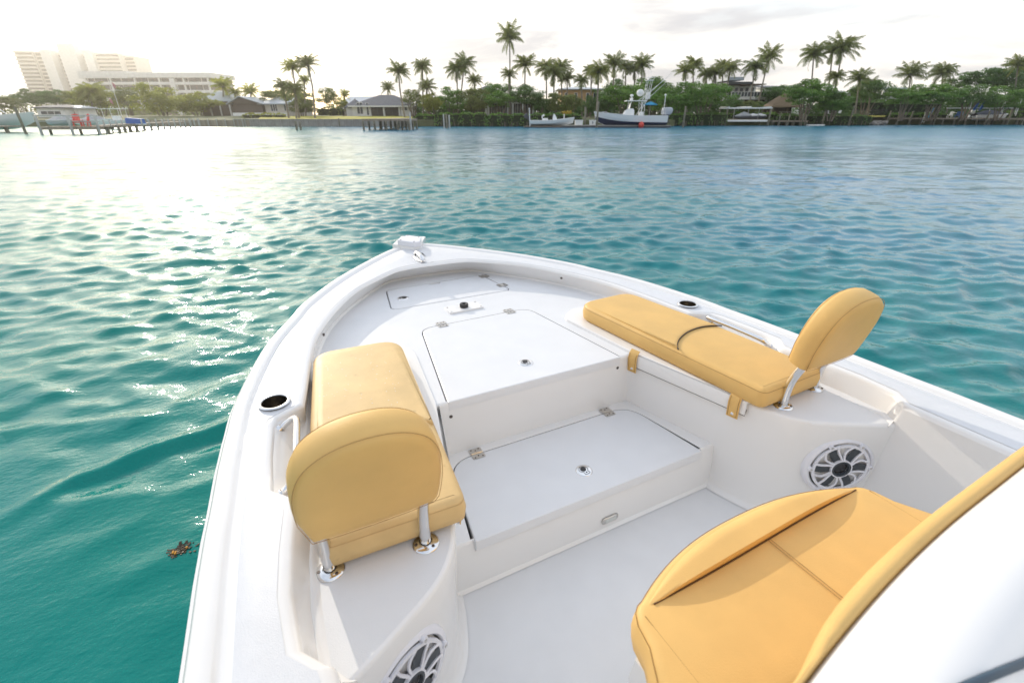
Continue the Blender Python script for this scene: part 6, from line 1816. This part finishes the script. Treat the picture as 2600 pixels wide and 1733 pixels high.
adirondack(195, YA + .9, zA + .02, 'red', 'bright red adirondack chair on the marina pier, left of the pair', R(35), 'red chairs on the marina pier')
adirondack(215, YA + .8, zA + .02, 'red', 'bright red adirondack chair on the marina pier, right of the pair', R(-30), 'red chairs on the marina pier')
# sport boat far left, bow to the right
Yz = 58.0
sb = thing('sport_boat', Xz(-14, Yz, 1), Yz, .75, 'white sport fishing boat with tower and rods cut by the left edge', 'boat')
hull(sb, 9.0, 2.8, .75, .5, .5, n=14)
m_ = MB(); m_.loft([[(-2.8, -.9, .7), (-2.8, .9, .7), (.6, .8, .7), (.6, -.8, .7)], [(-2.7, -.8, 1.7), (-2.7, .8, 1.7), (-.3, .7, 1.7), (-.3, -.7, 1.7)]], True, True, True); m_.build('cabin', M['hull'], sb, R(30))
for s_ in (-1, 1):
    for a, b_ in (((.9, 1.1), (-1.6, 3.4)), ((-1.3, 1.6), (-1.6, 3.4)), ((-2.8, 1.5), (-2.4, 3.4))):
        m_ = MB(); m_.tube([(a[0], s_*.8, a[1]), (b_[0], s_*.6, b_[1])], .045, 6); m_.build('tower_leg', M['white'], sb)
part(sb, 'hardtop', 'white', (-3.0, -.8, -.8, .8, 2.55, 2.65)); part(sb, 'tower_platform', 'white', (-2.5, -1.5, -.5, .5, 3.4, 3.46))
for k in range(4): m_ = MB(); m_.tube([(-2.6 + .35*k, -.5, 2.6), (-3.6 + .35*k, -.6, 4.3)], .02, 5); m_.build('fishing_rod', M['white'], sb)
for px, Y, L, mm, mt, lb, cn in ((160, 76, 3.6, 'engine', 'navy', 'grey hulled boat with pale cover behind the red chairs', False), (300, 70, 5.0, 'hull', 'white', 'small boat with a flat white canopy beyond the marina pier', True), (240, 76, 4.6, 'hull', 'white', 'small white boat behind the golden palm', False)):
    b_ = thing('moored_boat', Xz(px, Y, 1), Y, .55, lb, 'boat', 'boats moored behind the marina pier')
    hull(b_, L, 1.9, .45, .3, .2, mm, n=10)
    part(b_, 'console', 'hull', (-.4, .3, -.35, .35, .3, 1.05))
    if cn:
        part(b_, 'canopy', 'white', (-1.5, 1.2, -.8, .8, 1.85, 1.92))
        for x, y in ((-1.2, -.7), (-1.2, .7), (.9, -.7), (.9, .7)): m_ = MB(); m_.cyl((x, y, .4), (x, y, 1.85), .03, n=6); m_.build('canopy_post', M['white'], b_)
    else:
        m_ = MB(); m_.loft([[(-1.7, -.8, .48), (-1.7, 0, .6), (-1.7, .8, .48)], [(-.3, -.9, .48), (-.3, 0, 1.25), (-.3, .9, .48)], [(.6, -.8, .5), (.6, 0, 1.1), (.6, .8, .5)], [(1.7, -.1, .6), (1.7, 0, .7), (1.7, .1, .6)]]); m_.build('boat_cover', M['cover'], b_, R(70))
b_ = thing('blue_tarp_box', Xz(313, 58, 1), 59.5, zA + .1, 'blue tarpaulin-covered locker beside the long pier', 'locker')
m_ = MB(); m_.loft([[(-.9, 0, 0), (.9, 0, 0), (.9, .8, 0), (-.9, .8, 0)], [(-.85, .05, .62), (.85, .05, .50), (.85, .75, .50), (-.85, .75, .62)]], True, False, True); m_.build('tarp', M['blue'], b_, R(30)); part(b_, 'locker_base', 'white', (-.92, .92, -.02, .82, -.1, -.002))
# marina shed roofs and pale sheds
for px, Y, w_, r0, r1, lb in ((130, 92, 2.4, 266, 275, 'grey-roofed marina hut behind the grey covered boat'), (175, 94, 1.8, 267, 276, 'white-gabled boathouse beside the marina hut')):
    t = thing('marina_shed', Xz(px, Y, 2), Y, 1.2, lb, 'shed'); ze = Zr(r1, Y) - 1.2
    part(t, 'wall', 'stucco', (-w_, w_, 0, 4, 0, ze)); hip_roof(t, -w_, w_, 0, 4, ze + .17, Zr(r0, Y) - 1.2, 'greyroof' if px == 130 else 'metalroof', .4, ridge=1.4); window(t, -w_ + .6, w_ - .6, 0, .5, ze - .4, 3)
# flag mast
Yf = 96.0
t = thing('flag_mast', Xz(307, Yf, 2), Yf, 1.3, 'tall thin mast with two small flags leaning in front of the office block', 'flagpole')
ht = Zr(171, Yf) - 1.3; dxm = 0
m_ = MB(); m_.tube([(0, 0, 0), (-.05, 0, ht*.5), (-.1, 0, ht)], [.06, .045, .02], 6); m_.build('pole', M['white'], t)
m_ = MB(); m_.bar((-1.6, 0, ht*.55), (1.6, 0, ht*.55), .05); m_.build('yardarm', M['white'], t)
for x, z in ((.12, ht*.62), (-1.3, ht*.30)):
    m_ = MB(); rows = [[(x + .02*math.sin(s*5) + .5*s/6, .05*math.sin(s), z + h_*.7 - .06*s) for h_ in (0, .5, 1)] for s in range(7)]; m_.loft(rows); m_.build('flag', M['flag'], t)
# floating seaweed clump beside the boat
sw_ = thing('seaweed_clump', 0, 0, 0, 'brown floating seaweed clump with orange bladders on the water left of the boat', 'seaweed')
sw_.location = (-1.583, 1.995, .008); sw_.rotation_euler = (0, 0, 0)
rg = random.Random(9); m_ = MB()
for k in range(130):
    a = rg.uniform(0, 6.28); r0 = rg.uniform(0, .035); L = rg.uniform(.008, .030)
    x, y = r0*math.cos(a)*1.1 + .009*rg.gauss(0, 1), r0*math.sin(a)*.8 + .011*rg.gauss(0, 1)
    m_.obox((x, y, .004*rg.random()), (L*.5*math.cos(a), L*.5*math.sin(a), .004), (-.0035*math.sin(a), .0035*math.cos(a), 0), (0, 0, .001))
o = m_.build('fronds', M['weed1'], sw_); o['kind'] = 'stuff'
for k in range(5):
    m_ = MB(); m_.sphere((rg.uniform(-.03, .03), rg.uniform(-.02, .03), .006), .0055, 8); m_.build('bladder', M['weed2'], sw_)
# ------------------------------------------------------------------ air
hz = MB(); hz.box(-900, 900, -300, 900, -3.0, 75.0)
hm = bpy.data.materials.new('haze'); hm.use_nodes = True
n = hm.node_tree; n.nodes.clear(); o_ = n.nodes.new('ShaderNodeOutputMaterial'); pv = n.nodes.new('ShaderNodeVolumePrincipled')
pv.inputs['Density'].default_value = .00048; pv.inputs['Color'].default_value = (.99, .96, .90, 1); pv.inputs['Anisotropy'].default_value = .85
n.links.new(pv.outputs[0], o_.inputs['Volume'])
tag(hz.build('haze', hm), kind='stuff')
